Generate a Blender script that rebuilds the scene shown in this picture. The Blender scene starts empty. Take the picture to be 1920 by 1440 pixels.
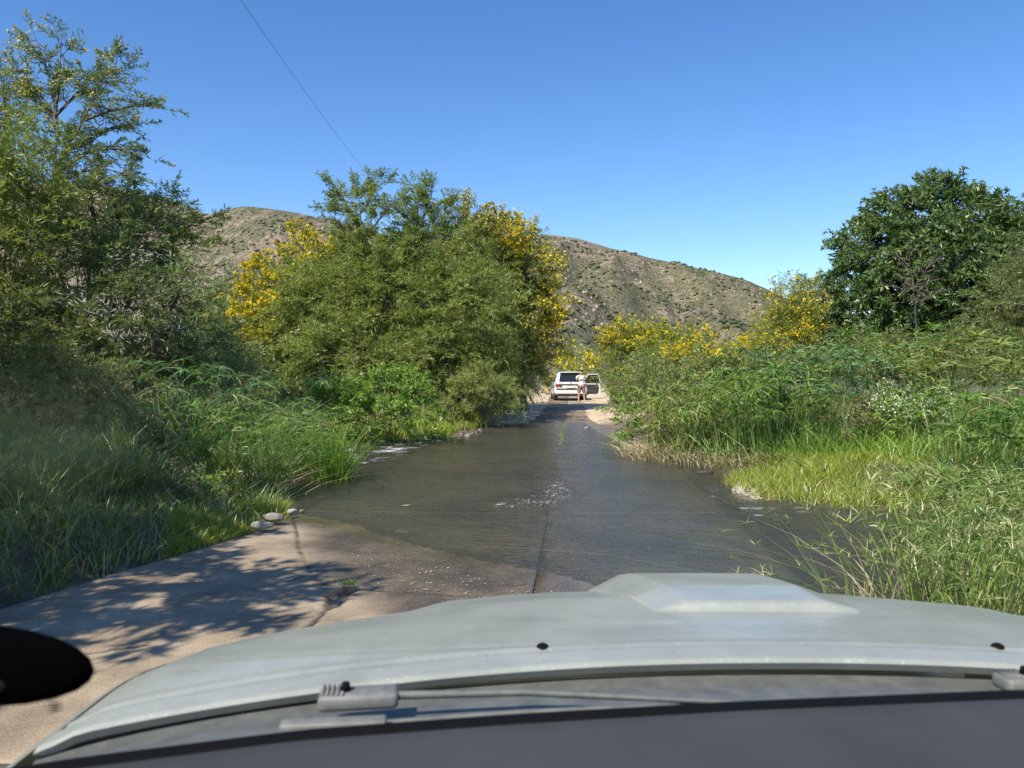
import bpy, bmesh, math, random
import numpy as np
from mathutils import Vector, Matrix
R = math.radians
sc = bpy.context.scene
C = sc.collection
# ------------------------------------------------------------------ camera, sky, sun, exposure
CAM = np.array([0.0, 0.0, 1.65]); PITCH = math.atan(20/1440)
cd = bpy.data.cameras.new("camera"); cam = bpy.data.objects.new("camera", cd); C.objects.link(cam)
cam.location = CAM; cam.rotation_euler = (math.pi/2 - PITCH, 0, 0)
cd.sensor_width = 36; cd.lens = 27; cd.clip_start = 0.05; cd.clip_end = 6000
cd.dof.use_dof = True; cd.dof.focus_distance = 25; cd.dof.aperture_fstop = 7.7
sc.camera = cam
SUN_AZ, SUN_EL = R(213), R(48)            # azimuth clockwise from +Y
SUNV = Vector((math.sin(SUN_AZ)*math.cos(SUN_EL), math.cos(SUN_AZ)*math.cos(SUN_EL), math.sin(SUN_EL)))
w = bpy.data.worlds.new("World"); sc.world = w; w.use_nodes = True
nt = w.node_tree
sky = nt.nodes.new('ShaderNodeTexSky'); sky.sky_type = 'NISHITA'; sky.sun_disc = False
sky.sun_elevation = SUN_EL; sky.sun_rotation = SUN_AZ; sky.altitude = 400
sky.air_density = 1.0; sky.dust_density = 0.3; sky.ozone_density = 3.0
bg = nt.nodes['Background']; bg.inputs['Strength'].default_value = 0.15
hs = nt.nodes.new('ShaderNodeHueSaturation'); hs.inputs['Saturation'].default_value = 1.23; hs.inputs['Value'].default_value = 0.85; hs.inputs['Hue'].default_value = 0.506
nt.links.new(sky.outputs[0], hs.inputs['Color']); nt.links.new(hs.outputs[0], bg.inputs['Color'])
sl = bpy.data.lights.new("sun", 'SUN'); so = bpy.data.objects.new("sun", sl); C.objects.link(so)
sl.energy = 4.9; sl.angle = R(0.53); sl.color = (1.0, 0.91, 0.76)
so.rotation_euler = SUNV.to_track_quat('Z', 'Y').to_euler(); so.location = (0, 0, 30)
sc.view_settings.view_transform = 'Standard'; sc.view_settings.look = 'None'
sc.view_settings.exposure = 0.6; sc.view_settings.gamma = 1.0; sc.view_settings.use_curve_mapping = False
sc.render.engine = 'CYCLES'
sc.cycles.use_denoising = True; sc.cycles.denoiser = 'OPENIMAGEDENOISE'; sc.cycles.denoising_input_passes = 'RGB_ALBEDO_NORMAL'; sc.cycles.denoising_prefilter = 'NONE'
sc.cycles.use_adaptive_sampling = False
sc.cycles.max_bounces = 8; sc.cycles.diffuse_bounces = 3; sc.cycles.glossy_bounces = 3
sc.cycles.transmission_bounces = 3; sc.cycles.transparent_max_bounces = 10
sc.cycles.caustics_reflective = False; sc.cycles.caustics_refractive = False

# ------------------------------------------------------------------ helpers
def AT(px, py, Y):
    """photograph direction (px, py of 1920x1440) at world depth Y -> point"""
    a = (px-960)/1440; b = (720-py)/1440
    d = np.array([a, math.cos(PITCH)+b*math.sin(PITCH), -math.sin(PITCH)+b*math.cos(PITCH)])
    return CAM + d*(Y/d[1])
def G(px, py, z=0.0):
    a = (px-960)/1440; b = (720-py)/1440
    d = np.array([a, math.cos(PITCH)+b*math.sin(PITCH), -math.sin(PITCH)+b*math.cos(PITCH)])
    return CAM + d*((z-CAM[2])/d[2])
def unit(v): return v/np.maximum(np.linalg.norm(v, axis=-1, keepdims=True), 1e-9)
def mesh(name, V, F, mat, parent=None, smooth=False, attrs=None, kind=None, loc=None):
    V = np.ascontiguousarray(V, dtype=np.float32); F = np.ascontiguousarray(F, dtype=np.int32)
    if parent is not None: V = V - np.array(parent_world(parent), dtype=np.float32)
    me = bpy.data.meshes.new(name); k = F.shape[1]
    me.vertices.add(len(V)); me.vertices.foreach_set('co', V.ravel())
    me.loops.add(F.size); me.loops.foreach_set('vertex_index', F.ravel())
    me.polygons.add(len(F)); me.polygons.foreach_set('loop_start', np.arange(0, F.size, k, dtype=np.int32))
    if smooth: me.polygons.foreach_set('use_smooth', np.ones(len(F), dtype=bool))
    me.update(calc_edges=True)
    for an, av in (attrs or {}).items():
        at = me.attributes.new(an, 'FLOAT', 'POINT'); at.data.foreach_set('value', np.ascontiguousarray(av, dtype=np.float32))
    for m in (mat if isinstance(mat, (list, tuple)) else [mat]): me.materials.append(m)
    o = bpy.data.objects.new(name, me); C.objects.link(o)
    if parent is not None: o.parent = parent
    if kind: o['kind'] = kind
    return o
def parent_world(p):
    v = Vector((0, 0, 0))
    while p is not None: v = v + p.location; p = p.parent
    return v
def thing(name, label, cat, loc=(0, 0, 0), group=None):
    o = bpy.data.objects.new(name, None); C.objects.link(o); o.location = tuple(float(c) for c in loc)
    o.empty_display_size = 0.3; o['label'] = label; o['category'] = cat
    if group: o['group'] = group
    return o
def tag(o, label, cat, group=None):
    o['label'] = label; o['category'] = cat
    if group: o['group'] = group
    return o
def merge(blocks):
    Vs, Fs, n = [], [], 0
    for V, F in blocks:
        if len(V) == 0: continue
        Vs.append(V); Fs.append(F+n); n += len(V)
    return np.concatenate(Vs), np.concatenate(Fs)
def bm_obj(name, bm, mat, parent=None, smooth=True, bevel=0, subsurf=0, kind=None):
    me = bpy.data.meshes.new(name)
    bmesh.ops.recalc_face_normals(bm, faces=bm.faces)
    if parent is not None:
        pw = parent_world(parent)
        bmesh.ops.translate(bm, vec=-pw, verts=bm.verts)
    bm.to_mesh(me); bm.free()
    me.materials.append(mat)
    for p in me.polygons: p.use_smooth = smooth
    o = bpy.data.objects.new(name, me); C.objects.link(o)
    if parent is not None: o.parent = parent
    if bevel:
        b = o.modifiers.new('bevel', 'BEVEL'); b.width = bevel; b.segments = 2; b.limit_method = 'ANGLE'
    if subsurf:
        s = o.modifiers.new('sub', 'SUBSURF'); s.levels = subsurf; s.render_levels = subsurf
    if kind: o['kind'] = kind
    return o
def box_bm(bm, c, s, rot=None):
    m = Matrix.Translation(c) @ (rot.to_4x4() if rot is not None else Matrix.Identity(4)) @ Matrix.Diagonal((*s, 1))
    bmesh.ops.create_cube(bm, size=1, matrix=m); return bm
def tube(path, radii, sides=6, cap=False):
    path = np.asarray(path, float); radii = np.asarray(radii, float); n = len(path)
    t = np.gradient(path, axis=0); t = unit(t)
    ref = np.tile(np.array([0.3, 0.2, 1.0]), (n, 1)); ref[np.abs((unit(ref)*t).sum(1)) > .95] = [1, 0, 0]
    a = unit(np.cross(t, ref)); b = np.cross(t, a)
    ang = np.arange(sides)*2*np.pi/sides
    ring = a[:, None]*np.cos(ang)[None, :, None] + b[:, None]*np.sin(ang)[None, :, None]
    V = (path[:, None] + ring*radii[:, None, None]).reshape(-1, 3)
    i = np.arange(n-1)[:, None]*sides; j = np.arange(sides)[None]; j2 = (j+1) % sides
    F = np.stack([i+j, i+j2, i+sides+j2, i+sides+j], -1).reshape(-1, 4)
    return V, F
def bez(p0, p1, bend, n=7, rng=None, wob=0.0):
    p0, p1 = np.asarray(p0, float), np.asarray(p1, float); t = np.linspace(0, 1, n)[:, None]
    m = (p0+p1)/2 + np.asarray(bend, float)
    q = (1-t)**2*p0 + 2*t*(1-t)*m + t**2*p1
    if rng is not None: q[1:-1] += rng.normal(0, wob, (n-2, 3))
    return q
# value noise (numpy) for terrain
def _hash(ix, iy, s):
    n = (ix.astype(np.int64)*374761393 + iy.astype(np.int64)*668265263 + s*1274126177) & 0xffffffff
    n = ((n ^ (n >> 13))*1274126177) & 0xffffffff
    return ((n ^ (n >> 16)) & 0xffff)/65535.0
def vnoise(x, y, s=0):
    ix = np.floor(x); iy = np.floor(y); fx = x-ix; fy = y-iy; fx = fx*fx*(3-2*fx); fy = fy*fy*(3-2*fy)
    a = _hash(ix, iy, s); b = _hash(ix+1, iy, s); c = _hash(ix, iy+1, s); d = _hash(ix+1, iy+1, s)
    return (a*(1-fx)+b*fx)*(1-fy) + (c*(1-fx)+d*fx)*fy
def fbm(x, y, s=0, o=4):
    r = 0; amp = .5
    for k in range(o): r = r + amp*(vnoise(x*2**k, y*2**k, s+k)-.5)*2; amp *= .5
    return r
def sstep(a, b, x): t = np.clip((x-a)/(b-a), 0, 1); return t*t*(3-2*t)
def sdist(x, y, poly):
    """signed distance, positive outside"""
    d = np.full(x.shape, 1e18); ins = np.zeros(x.shape, bool); n = len(poly)
    for i in range(n):
        ax, ay = poly[i]; bx, by = poly[(i+1) % n]
        ex, ey = bx-ax, by-ay; wx, wy = x-ax, y-ay
        t = np.clip((wx*ex+wy*ey)/(ex*ex+ey*ey+1e-12), 0, 1)
        d = np.minimum(d, (wx-ex*t)**2+(wy-ey*t)**2)
        c = ((ay <= y) & (by > y)) | ((by <= y) & (ay > y))
        with np.errstate(divide='ignore', invalid='ignore'):
            xi = ax + (y-ay)*(bx-ax)/(by-ay if by != ay else 1e-12)
        ins ^= c & (x < xi)
    d = np.sqrt(d); return np.where(ins, -d, d)
def pdist(x, y, pl):
    d = np.full(x.shape, 1e18)
    for (ax, ay), (bx, by) in zip(pl[:-1], pl[1:]):
        ex, ey = bx-ax, by-ay; wx, wy = x-ax, y-ay
        t = np.clip((wx*ex+wy*ey)/(ex*ex+ey*ey+1e-12), 0, 1)
        d = np.minimum(d, (wx-ex*t)**2+(wy-ey*t)**2)
    return np.sqrt(d)

# ------------------------------------------------------------------ materials
class NB:
    def __init__(s, name):
        s.m = bpy.data.materials.new(name); s.m.use_nodes = True; s.t = s.m.node_tree; s.n = s.t.nodes
        s.out = s.n['Material Output']; s.p = s.n['Principled BSDF']
    def new(s, typ, **kw):
        n = s.n.new(typ)
        for k, v in kw.items(): setattr(n, k, v)
        return n
    def link(s, a, b): s.t.links.new(a, b)
    def noise(s, scale, detail=4, rough=.6, coord='Object', vec=None, dist=0):
        n = s.new('ShaderNodeTexNoise'); n.inputs['Scale'].default_value = scale; n.inputs['Detail'].default_value = detail
        n.inputs['Roughness'].default_value = rough; n.inputs['Distortion'].default_value = dist
        if vec is None:
            g = s.new('ShaderNodeNewGeometry'); s.link(g.outputs['Position'], n.inputs['Vector'])
        else: s.link(vec, n.inputs['Vector'])
        return n.outputs['Fac']
    def ramp(s, fac, stops):
        r = s.new('ShaderNodeValToRGB'); e = r.color_ramp.elements
        while len(e) < len(stops): e.new(.5)
        for el, (p, c) in zip(e, stops):
            el.position = p; el.color = (*c, 1) if len(c) == 3 else c
        s.link(fac, r.inputs[0]); return r.outputs[0]
    def mix(s, fac, a, b, typ='MIX'):
        m = s.new('ShaderNodeMix', data_type='RGBA', blend_type=typ)
        for sock, v in ((m.inputs[0], fac), (m.inputs[6], a), (m.inputs[7], b)):
            if isinstance(v, (int, float)): sock.default_value = v
            elif isinstance(v, tuple): sock.default_value = (*v, 1) if len(v) == 3 else v
            else: s.link(v, sock)
        return m.outputs[2]
    def math(s, op, a, b=0.0):
        m = s.new('ShaderNodeMath', operation=op)
        for sock, v in ((m.inputs[0], a), (m.inputs[1], b)):
            if isinstance(v, (int, float)): sock.default_value = v
            else: s.link(v, sock)
        return m.outputs[0]
    def attr(s, name):
        a = s.new('ShaderNodeAttribute', attribute_name=name); return a.outputs['Fac']
    def bump(s, h, strength=.3, dist=.02):
        b = s.new('ShaderNodeBump'); b.inputs['Strength'].default_value = strength; b.inputs['Distance'].default_value = dist
        s.link(h, b.inputs['Height']); s.link(b.outputs[0], s.p.inputs['Normal']); return b.outputs[0]
    def setp(s, **kw):
        for k, v in kw.items():
            sock = s.p.inputs[k.replace('_', ' ')]
            if hasattr(v, 'is_linked') or hasattr(v, 'node'): s.link(v, sock)
            elif isinstance(v, tuple): sock.default_value = (*v, 1) if len(v) == 3 else v
            else: sock.default_value = v
def plain(name, col, rough=.5, metal=0, spec=.5, var=0.0, scale=8, coat=0, bump=0):
    b = NB(name); b.setp(Roughness=rough, Metallic=metal); b.p.inputs['Specular IOR Level'].default_value = spec
    b.p.inputs['Coat Weight'].default_value = coat
    if var:
        f = b.noise(scale, 5)
        b.setp(Base_Color=b.ramp(f, [(.3, tuple(c*(1-var) for c in col)), (.7, tuple(min(1, c*(1+var)) for c in col))]))
        if bump: b.bump(f, bump, .01)
    else: b.setp(Base_Color=col)
    return b.m
def leafmat(name, dark, mid, light, trans=.35, gloss=.04, patch=.9, dead=None, deadamt=.0):
    b = NB(name); b.n.remove(b.p)
    g = b.new('ShaderNodeNewGeometry')
    big = b.noise(patch, 2, .5)
    f = b.math('ADD', b.math('MULTIPLY', g.outputs['Random Per Island'], .65), b.math('MULTIPLY', b.math('SUBTRACT', big, .32), 1.0))
    stops = [(.12, dark), (.5, mid), (.9, light)]
    col = b.ramp(f, stops)
    if dead:
        k = b.math('GREATER_THAN', b.math('FRACT', b.math('MULTIPLY', g.outputs['Random Per Island'], 17.3)), 1-deadamt)
        col = b.mix(k, col, dead)
    d = b.new('ShaderNodeBsdfDiffuse'); t = b.new('ShaderNodeBsdfTranslucent'); s = b.new('ShaderNodeBsdfGlossy')
    s.inputs['Roughness'].default_value = .45; s.inputs['Color'].default_value = (.9, .95, .9, 1)
    b.link(col, d.inputs['Color'])
    tc = b.mix(1.0, col, (1.25, 1.25, .5), 'MULTIPLY'); b.link(tc, t.inputs['Color'])
    m1 = b.new('ShaderNodeMixShader'); m1.inputs[0].default_value = trans; b.link(d.outputs[0], m1.inputs[1]); b.link(t.outputs[0], m1.inputs[2])
    m2 = b.new('ShaderNodeMixShader'); m2.inputs[0].default_value = gloss; b.link(m1.outputs[0], m2.inputs[1]); b.link(s.outputs[0], m2.inputs[2])
    b.link(m2.outputs[0], b.out.inputs['Surface']); return b.m
M = {}
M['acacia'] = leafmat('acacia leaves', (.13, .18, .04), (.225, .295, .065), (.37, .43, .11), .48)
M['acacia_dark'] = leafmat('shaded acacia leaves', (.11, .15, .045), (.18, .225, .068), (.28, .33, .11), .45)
M['acacia_blue'] = leafmat('grey green leaves', (.11, .165, .06), (.17, .235, .09), (.26, .32, .13), .4)
M['broad'] = leafmat('broad dark leaves', (.06, .12, .03), (.10, .175, .045), (.18, .26, .075), .4, .05)
M['lush'] = leafmat('lush leaves', (.11, .21, .03), (.19, .33, .045), (.32, .46, .08), .4)
M['weed'] = leafmat('weed leaves', (.10, .16, .035), (.18, .25, .06), (.31, .37, .11), .35, dead=(.36, .28, .13), deadamt=.06)
M['reed'] = leafmat('reed blades', (.08, .17, .04), (.14, .26, .06), (.26, .38, .09), .4, .05, dead=(.42, .34, .17), deadamt=.05)
M['reedblue'] = leafmat('bluish reed blades', (.06, .13, .055), (.10, .20, .08), (.19, .31, .12), .35, .05, dead=(.38, .32, .17), deadamt=.05)
M['sedge_fg'] = leafmat('near sedge blades', (.09, .17, .035), (.17, .27, .05), (.34, .42, .12), .4, .05, dead=(.52, .46, .28), deadamt=.16)
M['grass'] = leafmat('bank grass', (.17, .25, .02), (.27, .36, .03), (.42, .47, .06), .45, .05, dead=(.46, .38, .15), deadamt=.1)
M['grass_dark'] = leafmat('long grass', (.07, .13, .03), (.12, .20, .045), (.24, .31, .08), .4, .06, dead=(.40, .34, .16), deadamt=.12)
M['straw'] = leafmat('dry straw', (.24, .20, .12), (.40, .345, .22), (.58, .51, .36), .3, .05)
M['paleweed'] = leafmat('pale wispy leaves', (.16, .21, .06), (.26, .32, .09), (.39, .43, .15), .45)
M['redweed'] = leafmat('reddish weed', (.14, .12, .04), (.24, .16, .07), (.34, .25, .10), .3)
M['yellow'] = leafmat('yellow blossom', (.42, .34, .02), (.66, .52, .03), (.80, .68, .10), .3, .0)
M['paleflower'] = leafmat('pale blossom', (.70, .55, .14), (.82, .68, .25), (.88, .80, .45), .3, .02)
M['white'] = leafmat('white blossom', (.75, .78, .72), (.82, .84, .80), (.9, .9, .88), .3, .02)
M['thorn'] = plain('white thorns', (.62, .60, .55), .5)
M['scrub'] = leafmat('scrub', (.05, .07, .032), (.09, .115, .052), (.15, .165, .085), .15, .02, patch=.02)
M['bark'] = plain('bark', (.13, .105, .08), .85, var=.4, scale=14, bump=.5)
M['deadwood'] = plain('grey dead wood', (.27, .23, .20), .85, var=.3, scale=14)

# ------------------------------------------------------------------ terrain layout (metres)
WL = -0.08                                # water level
near_px = [(640, 897), (560, 905), (534, 925), (550, 948), (566, 966), (640, 978), (760, 1018), (900, 1050), (1010, 1070), (1100, 1094), (1200, 1120)]
far_px = [(1690, 962), (1600, 957), (1500, 947), (1420, 936), (1372, 915), (1345, 893), (1330, 878), (1250, 862), (1180, 846), (1150, 824), (1110, 802), (1096, 792),
          (1030, 792), (1000, 793), (930, 800), (905, 801), (880, 815), (820, 824), (740, 828), (665, 822)]
WATER = [tuple(G(*p, WL)[:2]) for p in near_px]
WATER += [(1.6, 5.1), (2.4, 4.3), (3.6, 3.4), (7, 2.0), (16, 0.0), (30, -2), (30, 9), (14, 10.6), (7, 9.9)]
WATER += [tuple(G(*p, WL)[:2]) for p in far_px]
WATER += [(-9, 22.5), (-20, 26), (-34, 30), (-34, 22), (-18, 17.0), (-8, 14.2), (-4.3, 12.9)]
WET = [tuple(G(*p, 0)[:2]) for p in [(420, 990), (560, 975), (575, 1050), (598, 1090), (660, 1100), (715, 1112), (728, 1160), (760, 1250), (1400, 1250), (1400, 1000), (900, 900), (500, 900)]]
def xc(y): return -.31 + .08*y
def offs(y):
    L = np.where(y < 8, -3.1-(8-y)*.2, -3.1); Rr = np.full(np.shape(y), 2.3)
    k = sstep(22, 28, y); return L*(1-k) + (-1.08)*k, Rr*(1-k) + .82*k
def road_z(x, y):
    sd = sdist(x, y, WATER)
    z = np.where(sd > 0, WL + np.minimum(sd*.035, .10), WL + np.maximum(sd*.02, -.035))
    return z + .06*sstep(30, 44, y)
def ground_z(x, y):
    x = np.asarray(x, float); y = np.asarray(y, float)
    sd = sdist(x, y, WATER) + .25*fbm(x*.9, y*.9, 5, 3)*sstep(1.5, 6, np.abs(x-xc(y)))
    land = WL + .10*np.clip(sd, 0, 1.5) + .28*sstep(.2, 3.2, sd) + .05*fbm(x*.35, y*.35, 9, 3)*sstep(0, 2, sd)
    land = land + .25*sstep(8, 30, sd)
    bed = WL + np.maximum(sd*.25, -.22) + .035*fbm(x*1.7, y*1.7, 3, 3)*sstep(0, .5, -sd)
    z = np.where(sd > 0, land, bed)
    L, Rr = offs(y); off = x-xc(y)
    rz = road_z(x, y)
    inr = np.minimum(off-L, Rr-off)                       # >0 inside corridor
    inr = inr + .18*fbm(x*1.3, y*.8, 31, 3)*sstep(20, 26, y)
    inr = np.where(y > 250, -9, inr)
    # shoulders: near-road land stays low (sand flats)
    flat = sstep(26, 30, y)*sstep(4.2, 1.5, np.abs(off-.2))
    z = z*(1-flat) + (rz+.035)*flat
    z = np.where(inr > 0, rz-.05, np.minimum(z, z))
    k = sstep(-.5, 0, inr); z = np.where(inr <= 0, z*(1-k)+(rz+.0)*k + .03*k*sstep(24, 28, y), z)
    return z
def hz(x, y): return ground_z(np.atleast_1d(np.asarray(x, float)), np.atleast_1d(np.asarray(y, float)))
def lines(a, fine_a, fine_b, b, fine, grow):
    c = list(np.arange(fine_a, fine_b, fine)); s = fine; v = c[-1]
    while v < b: s *= grow; v += s; c.append(v)
    s = fine; v = c[0]; lo = []
    while v > a: s *= grow; v -= s; lo.append(v)
    return np.array(lo[::-1]+c)
def grid(xs, ys):
    X, Y = np.meshgrid(xs, ys); nx, ny = len(xs), len(ys)
    i = np.arange(ny-1)[:, None]*nx; j = np.arange(nx-1)[None]
    F = np.stack([i+j, i+j+1, i+nx+j+1, i+nx+j], -1).reshape(-1, 4)
    return X.ravel(), Y.ravel(), F
gx, gy, gf = grid(lines(-2500, -5, 6, 2500, .25, 1.06), lines(-300, 4, 24, 3000, .22, 1.05))
gzv = ground_z(gx, gy)
far = sstep(60, 160, np.hypot(gx, gy)); gzv = gzv*(1-far) + far*(.4)
gsd = sdist(gx, gy, WATER); goff = gx-xc(gy)
sand = np.clip(sstep(24.5, 27, gy)*sstep(4.4+.0*gy, 2.0, np.abs(goff-.1)+.5*fbm(gx, gy, 4, 3)), 0, 1)
b = NB('ground soil')
n1 = b.noise(3.0, 6); n2 = b.noise(40, 5, .7); n3 = b.noise(.8, 3)
soil = b.ramp(n1, [(.35, (.055, .045, .028)), (.5, (.10, .082, .05)), (.62, (.09, .115, .04))])
sandc = b.ramp(b.mix(.5, n1, n2), [(.3, (.38, .29, .19)), (.5, (.52, .41, .28)), (.7, (.62, .50, .36))])
leafy = b.ramp(b.noise(16, 4, .8), [(.56, (0, 0, 0)), (.62, (1, 1, 1))])
sandc = b.mix(b.math('MULTIPLY', leafy, b.attr('litter')), sandc, (.17, .10, .05))
col = b.mix(b.attr('sand'), soil, sandc)
col = b.mix(b.attr('wet'), col, b.ramp(n2, [(.35, (.03, .025, .017)), (.65, (.085, .065, .04))]))
b.setp(Base_Color=col, Roughness=b.ramp(b.attr('wet'), [(0, (.95,)*3), (1, (.35,)*3)])); b.bump(b.mix(.5, n1, n2), .7, .03)
wet = sstep(.35, -.05, gsd)
litter = sstep(36, 27, gy)*sstep(.5, 1.5, goff)*.9+.15
mesh('ground', np.stack([gx, gy, gzv], -1), gf, b.m, smooth=True, attrs={'sand': sand*(1-far), 'wet': wet, 'litter': litter}, kind='structure')

# ------------------------------------------------------------------ road slabs (real joints, cracks and a pothole)
b = NB('concrete')
n1 = b.noise(1.6, 6, .65); n2 = b.noise(55, 6, .75); n3 = b.noise(95, 2, .5)
dry = b.ramp(b.mix(.45, n1, n2), [(.38, (.16, .125, .085)), (.5, (.27, .215, .148)), (.60, (.37, .30, .21))])
wetc = b.ramp(b.mix(.5, n1, n2), [(.40, (.040, .032, .022)), (.5, (.085, .067, .046)), (.60, (.17, .135, .092))])
speck = b.ramp(n3, [(.64, (0, 0, 0)), (.68, (1, 1, 1))])
wetc = b.mix(b.math('MULTIPLY', speck, .8), wetc, (.42, .34, .25))
col = b.mix(b.attr('wet'), dry, wetc)
algae = b.ramp(b.noise(.7, 4, .6), [(.38, (.17, .145, .10)), (.5, (.13, .118, .085)), (.62, (.075, .07, .058))])
col = b.mix(b.attr('under'), col, algae)
col = b.mix(b.attr('leaves'), col, b.ramp(b.noise(9, 5, .8), [(.45, (.07, .05, .03)), (.6, (.32, .20, .09))]))
col = b.mix(b.attr('crack'), col, (.025, .022, .018))
b.setp(Base_Color=col, Roughness=b.mix(b.attr('film'), b.ramp(b.attr('wet'), [(0, (.92,)*3), (1, (.45,)*3)]), (.14,)*3)); b.bump(b.mix(.6, n2, n3), .55, .008)
M['concrete'] = b.m
CR = [[(549, 960), (556, 985), (560, 1020), (575, 1050), (582, 1068), (605, 1088), (640, 1097), (700, 1099), (800, 1104), (960, 1110)],
      [(582, 1068), (540, 1085)], [(640, 1118), (612, 1140), (590, 1165), (560, 1185)],
      [(160, 1275), (250, 1240), (330, 1215)], [(160, 1275), (240, 1300)]]
CR = [[tuple(G(*p, 0)[:2]) for p in c] for c in CR]
CR[-2:] = [[(-3.3, 4.1), (-2.7, 4.35), (-2.2, 4.6)], [(-2.7, 4.35), (-2.2, 3.7)]]
POT = [tuple(G(*p, 0)[:2]) for p in [(617, 1106), (655, 1096), (662, 1101), (640, 1120), (632, 1133), (626, 1126), (616, 1138), (613, 1130), (618, 1116)]]
road = bpy.data.objects.new('road', None); C.objects.link(road); road['kind'] = 'structure'
def slab(x0f, x1f, y0, y1, dx, dy):
    """slab between offsets x0f(y) and x1f(y)"""
    ny = max(2, int((y1-y0)/dy)); ys = np.linspace(y0+.004, y1-.004, ny)
    wd = float(np.max(x1f(ys)-x0f(ys))); nx = max(3, int(wd/dx))
    T, Y = np.meshgrid(np.linspace(0, 1, nx), ys)
    gp = np.where(Y < 9.6, .006, .0008)
    X = xc(Y) + (x0f(Y)+gp)*(1-T) + (x1f(Y)-gp)*T
    x, y = X.ravel(), Y.ravel(); z = road_z(x, y)
    z += .012*fbm(x*.8, y*.8, 77, 3)*sstep(0, 1.0, sdist(x, y, WATER)) + .003*fbm(x*12, y*12, 78, 2)
    crack = np.zeros_like(x)
    if y0 < 10:
        for c in CR:
            d = pdist(x, y, c) + .012*fbm(x*9, y*9, 6, 3)
            crack = np.maximum(crack, sstep(.020, .006, d))
        ps = sdist(x, y, POT) + .02*fbm(x*12, y*12, 8, 2)
        z = z - .045*sstep(.02, -.03, ps); rim = sstep(.05, .0, np.abs(ps)); crack = np.maximum(crack, rim*sstep(.0, .4, rim)*.8)
        z = z - .014*crack
    j = sstep(9.6, 7.5, y)*sstep(.03, .0, np.minimum(np.abs(X.ravel()-(xc(y)+x0f(y))), np.abs(X.ravel()-(xc(y)+x1f(y)))))*.55
    sd = sdist(x, y, WATER)
    wetv = np.maximum(sstep(.28, -.30, sdist(x, y, WET)+.22*fbm(x*1.5, y*1.5, 14, 5)), sstep(20, 22, y)*sstep(34, 25, y)*.7)
    under = sstep(.15, -.5, sd)
    lv = sstep(25, 29, y)*sstep(.25, .6, vnoise(x*2.2, y*.6, 3))*sstep(.0, -.35, x-xc(y))*.9
    i = np.arange(ny-1)[:, None]*nx; jj = np.arange(nx-1)[None]
    F = np.stack([i+jj, i+jj+1, i+nx+jj+1, i+nx+jj], -1).reshape(-1, 4)
    # skirt
    rim_i = np.concatenate([np.arange(nx), np.arange(1, ny)*nx+nx-1, (ny-1)*nx+np.arange(nx-2, -1, -1), np.arange(ny-2, 0, -1)*nx])
    V = np.stack([x, y, z], -1); V2 = V[rim_i].copy(); V2[:, 2] -= .14; n0 = len(V); m = len(rim_i)
    a = rim_i; b2 = np.roll(rim_i, -1); c2 = n0+np.arange(m); d2 = np.roll(c2, -1)
    F = np.concatenate([F, np.stack([b2, a, c2, d2], -1)]); V = np.concatenate([V, V2])
    ex = lambda v, f=None: np.concatenate([v, v[rim_i] if f is None else np.full(m, f)])
    mesh('concrete_slab', V, F, M['concrete'], road, smooth=False, attrs={'film': ex(sstep(.55, .05, sd+.15*fbm(x*2, y*2, 19, 3))), 'wet': ex(wetv), 'under': ex(under), 'crack': ex(np.maximum(crack, j), .6), 'leaves': ex(lv)})
c0 = lambda y: np.zeros(np.shape(y)); cl = lambda y: offs(y)[0]-.0; cr = lambda y: offs(y)[1]
clf = lambda y: np.where(y < 8, -3.1-(8-y)*.2, -3.1)
crf = lambda y: np.full(np.shape(y), 2.3)
slab(clf, c0, -4, 3.2, .25, .25); slab(c0, crf, -4, 3.2, .25, .25)
slab(clf, c0, 3.2, 9.6, .026, .03); slab(c0, crf, 3.2, 9.6, .08, .08)
for ya, yb in ((9.6, 15.2), (15.2, 20.8), (20.8, 27), (27, 34), (34, 44), (44, 60), (60, 90), (90, 140)):
    e = .12 if ya < 25 else .4
    slab(clf, c0, ya, yb, e, e); slab(c0, crf, ya, yb, e, e)

# ------------------------------------------------------------------ water
wx, wy, wf = grid(lines(-34, -7, 7, 30, .09, 1.03), lines(-3, 4, 22, 31, .09, 1.03))
ws = sdist(wx, wy, WATER)
RAP = [tuple(G(*p, WL)[:2]) for p in [(635, 868), (652, 838), (700, 832), (790, 834), (770, 845), (705, 866), (670, 876)]]
RIF = [tuple(G(*p, WL)[:2]) for p in [(900, 948), (960, 935), (1015, 922), (1040, 898), (1066, 905), (1075, 925), (1030, 946), (940, 951)]]
RF2 = [tuple(G(*p, WL)[:2]) for p in [(1360, 950), (1330, 905), (1400, 930), (1500, 952), (1560, 975), (1450, 980)]]
rap = sstep(.25, -.25, sdist(wx, wy, RAP)); rif = sstep(.12, -.12, sdist(wx, wy, RIF)); rf2 = sstep(.3, -.2, sdist(wx, wy, RF2))
amp = .010 + .030*rap + .010*rif + .008*rf2
amp = amp*sstep(.0, -.5, ws)
wz = WL + amp*(fbm(wx*3.2, wy*4.5, 41, 4)*1.4) + .0035*np.sin(wx*4+wy*7+2*fbm(wx*.8, wy*.8, 2))*sstep(0, -1, ws)
foam_sparkle = np.clip(rap*(sstep(.10, .45, fbm(wx*3.0, wy*4.5, 41, 4)+.5*fbm(wx*11, wy*16, 43, 2))) + rif*.8*sstep(.40, .58, fbm(wx*14, wy*20, 51, 2)) + .6*rf2*sstep(.42, .6, fbm(wx*8, wy*14, 56, 3))  # white water at the rapids; riffle flecks also paint in sparkle as white colour
               + .8*sstep(.0, -.4, ws)*sstep(.66, .74, fbm(wx*16, wy*24, 61, 2))*sstep(8, 4, np.hypot(wx-.4, wy-11.5)*1.6), 0, 1)
keep = (ws[wf].min(1) < .35)
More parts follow.
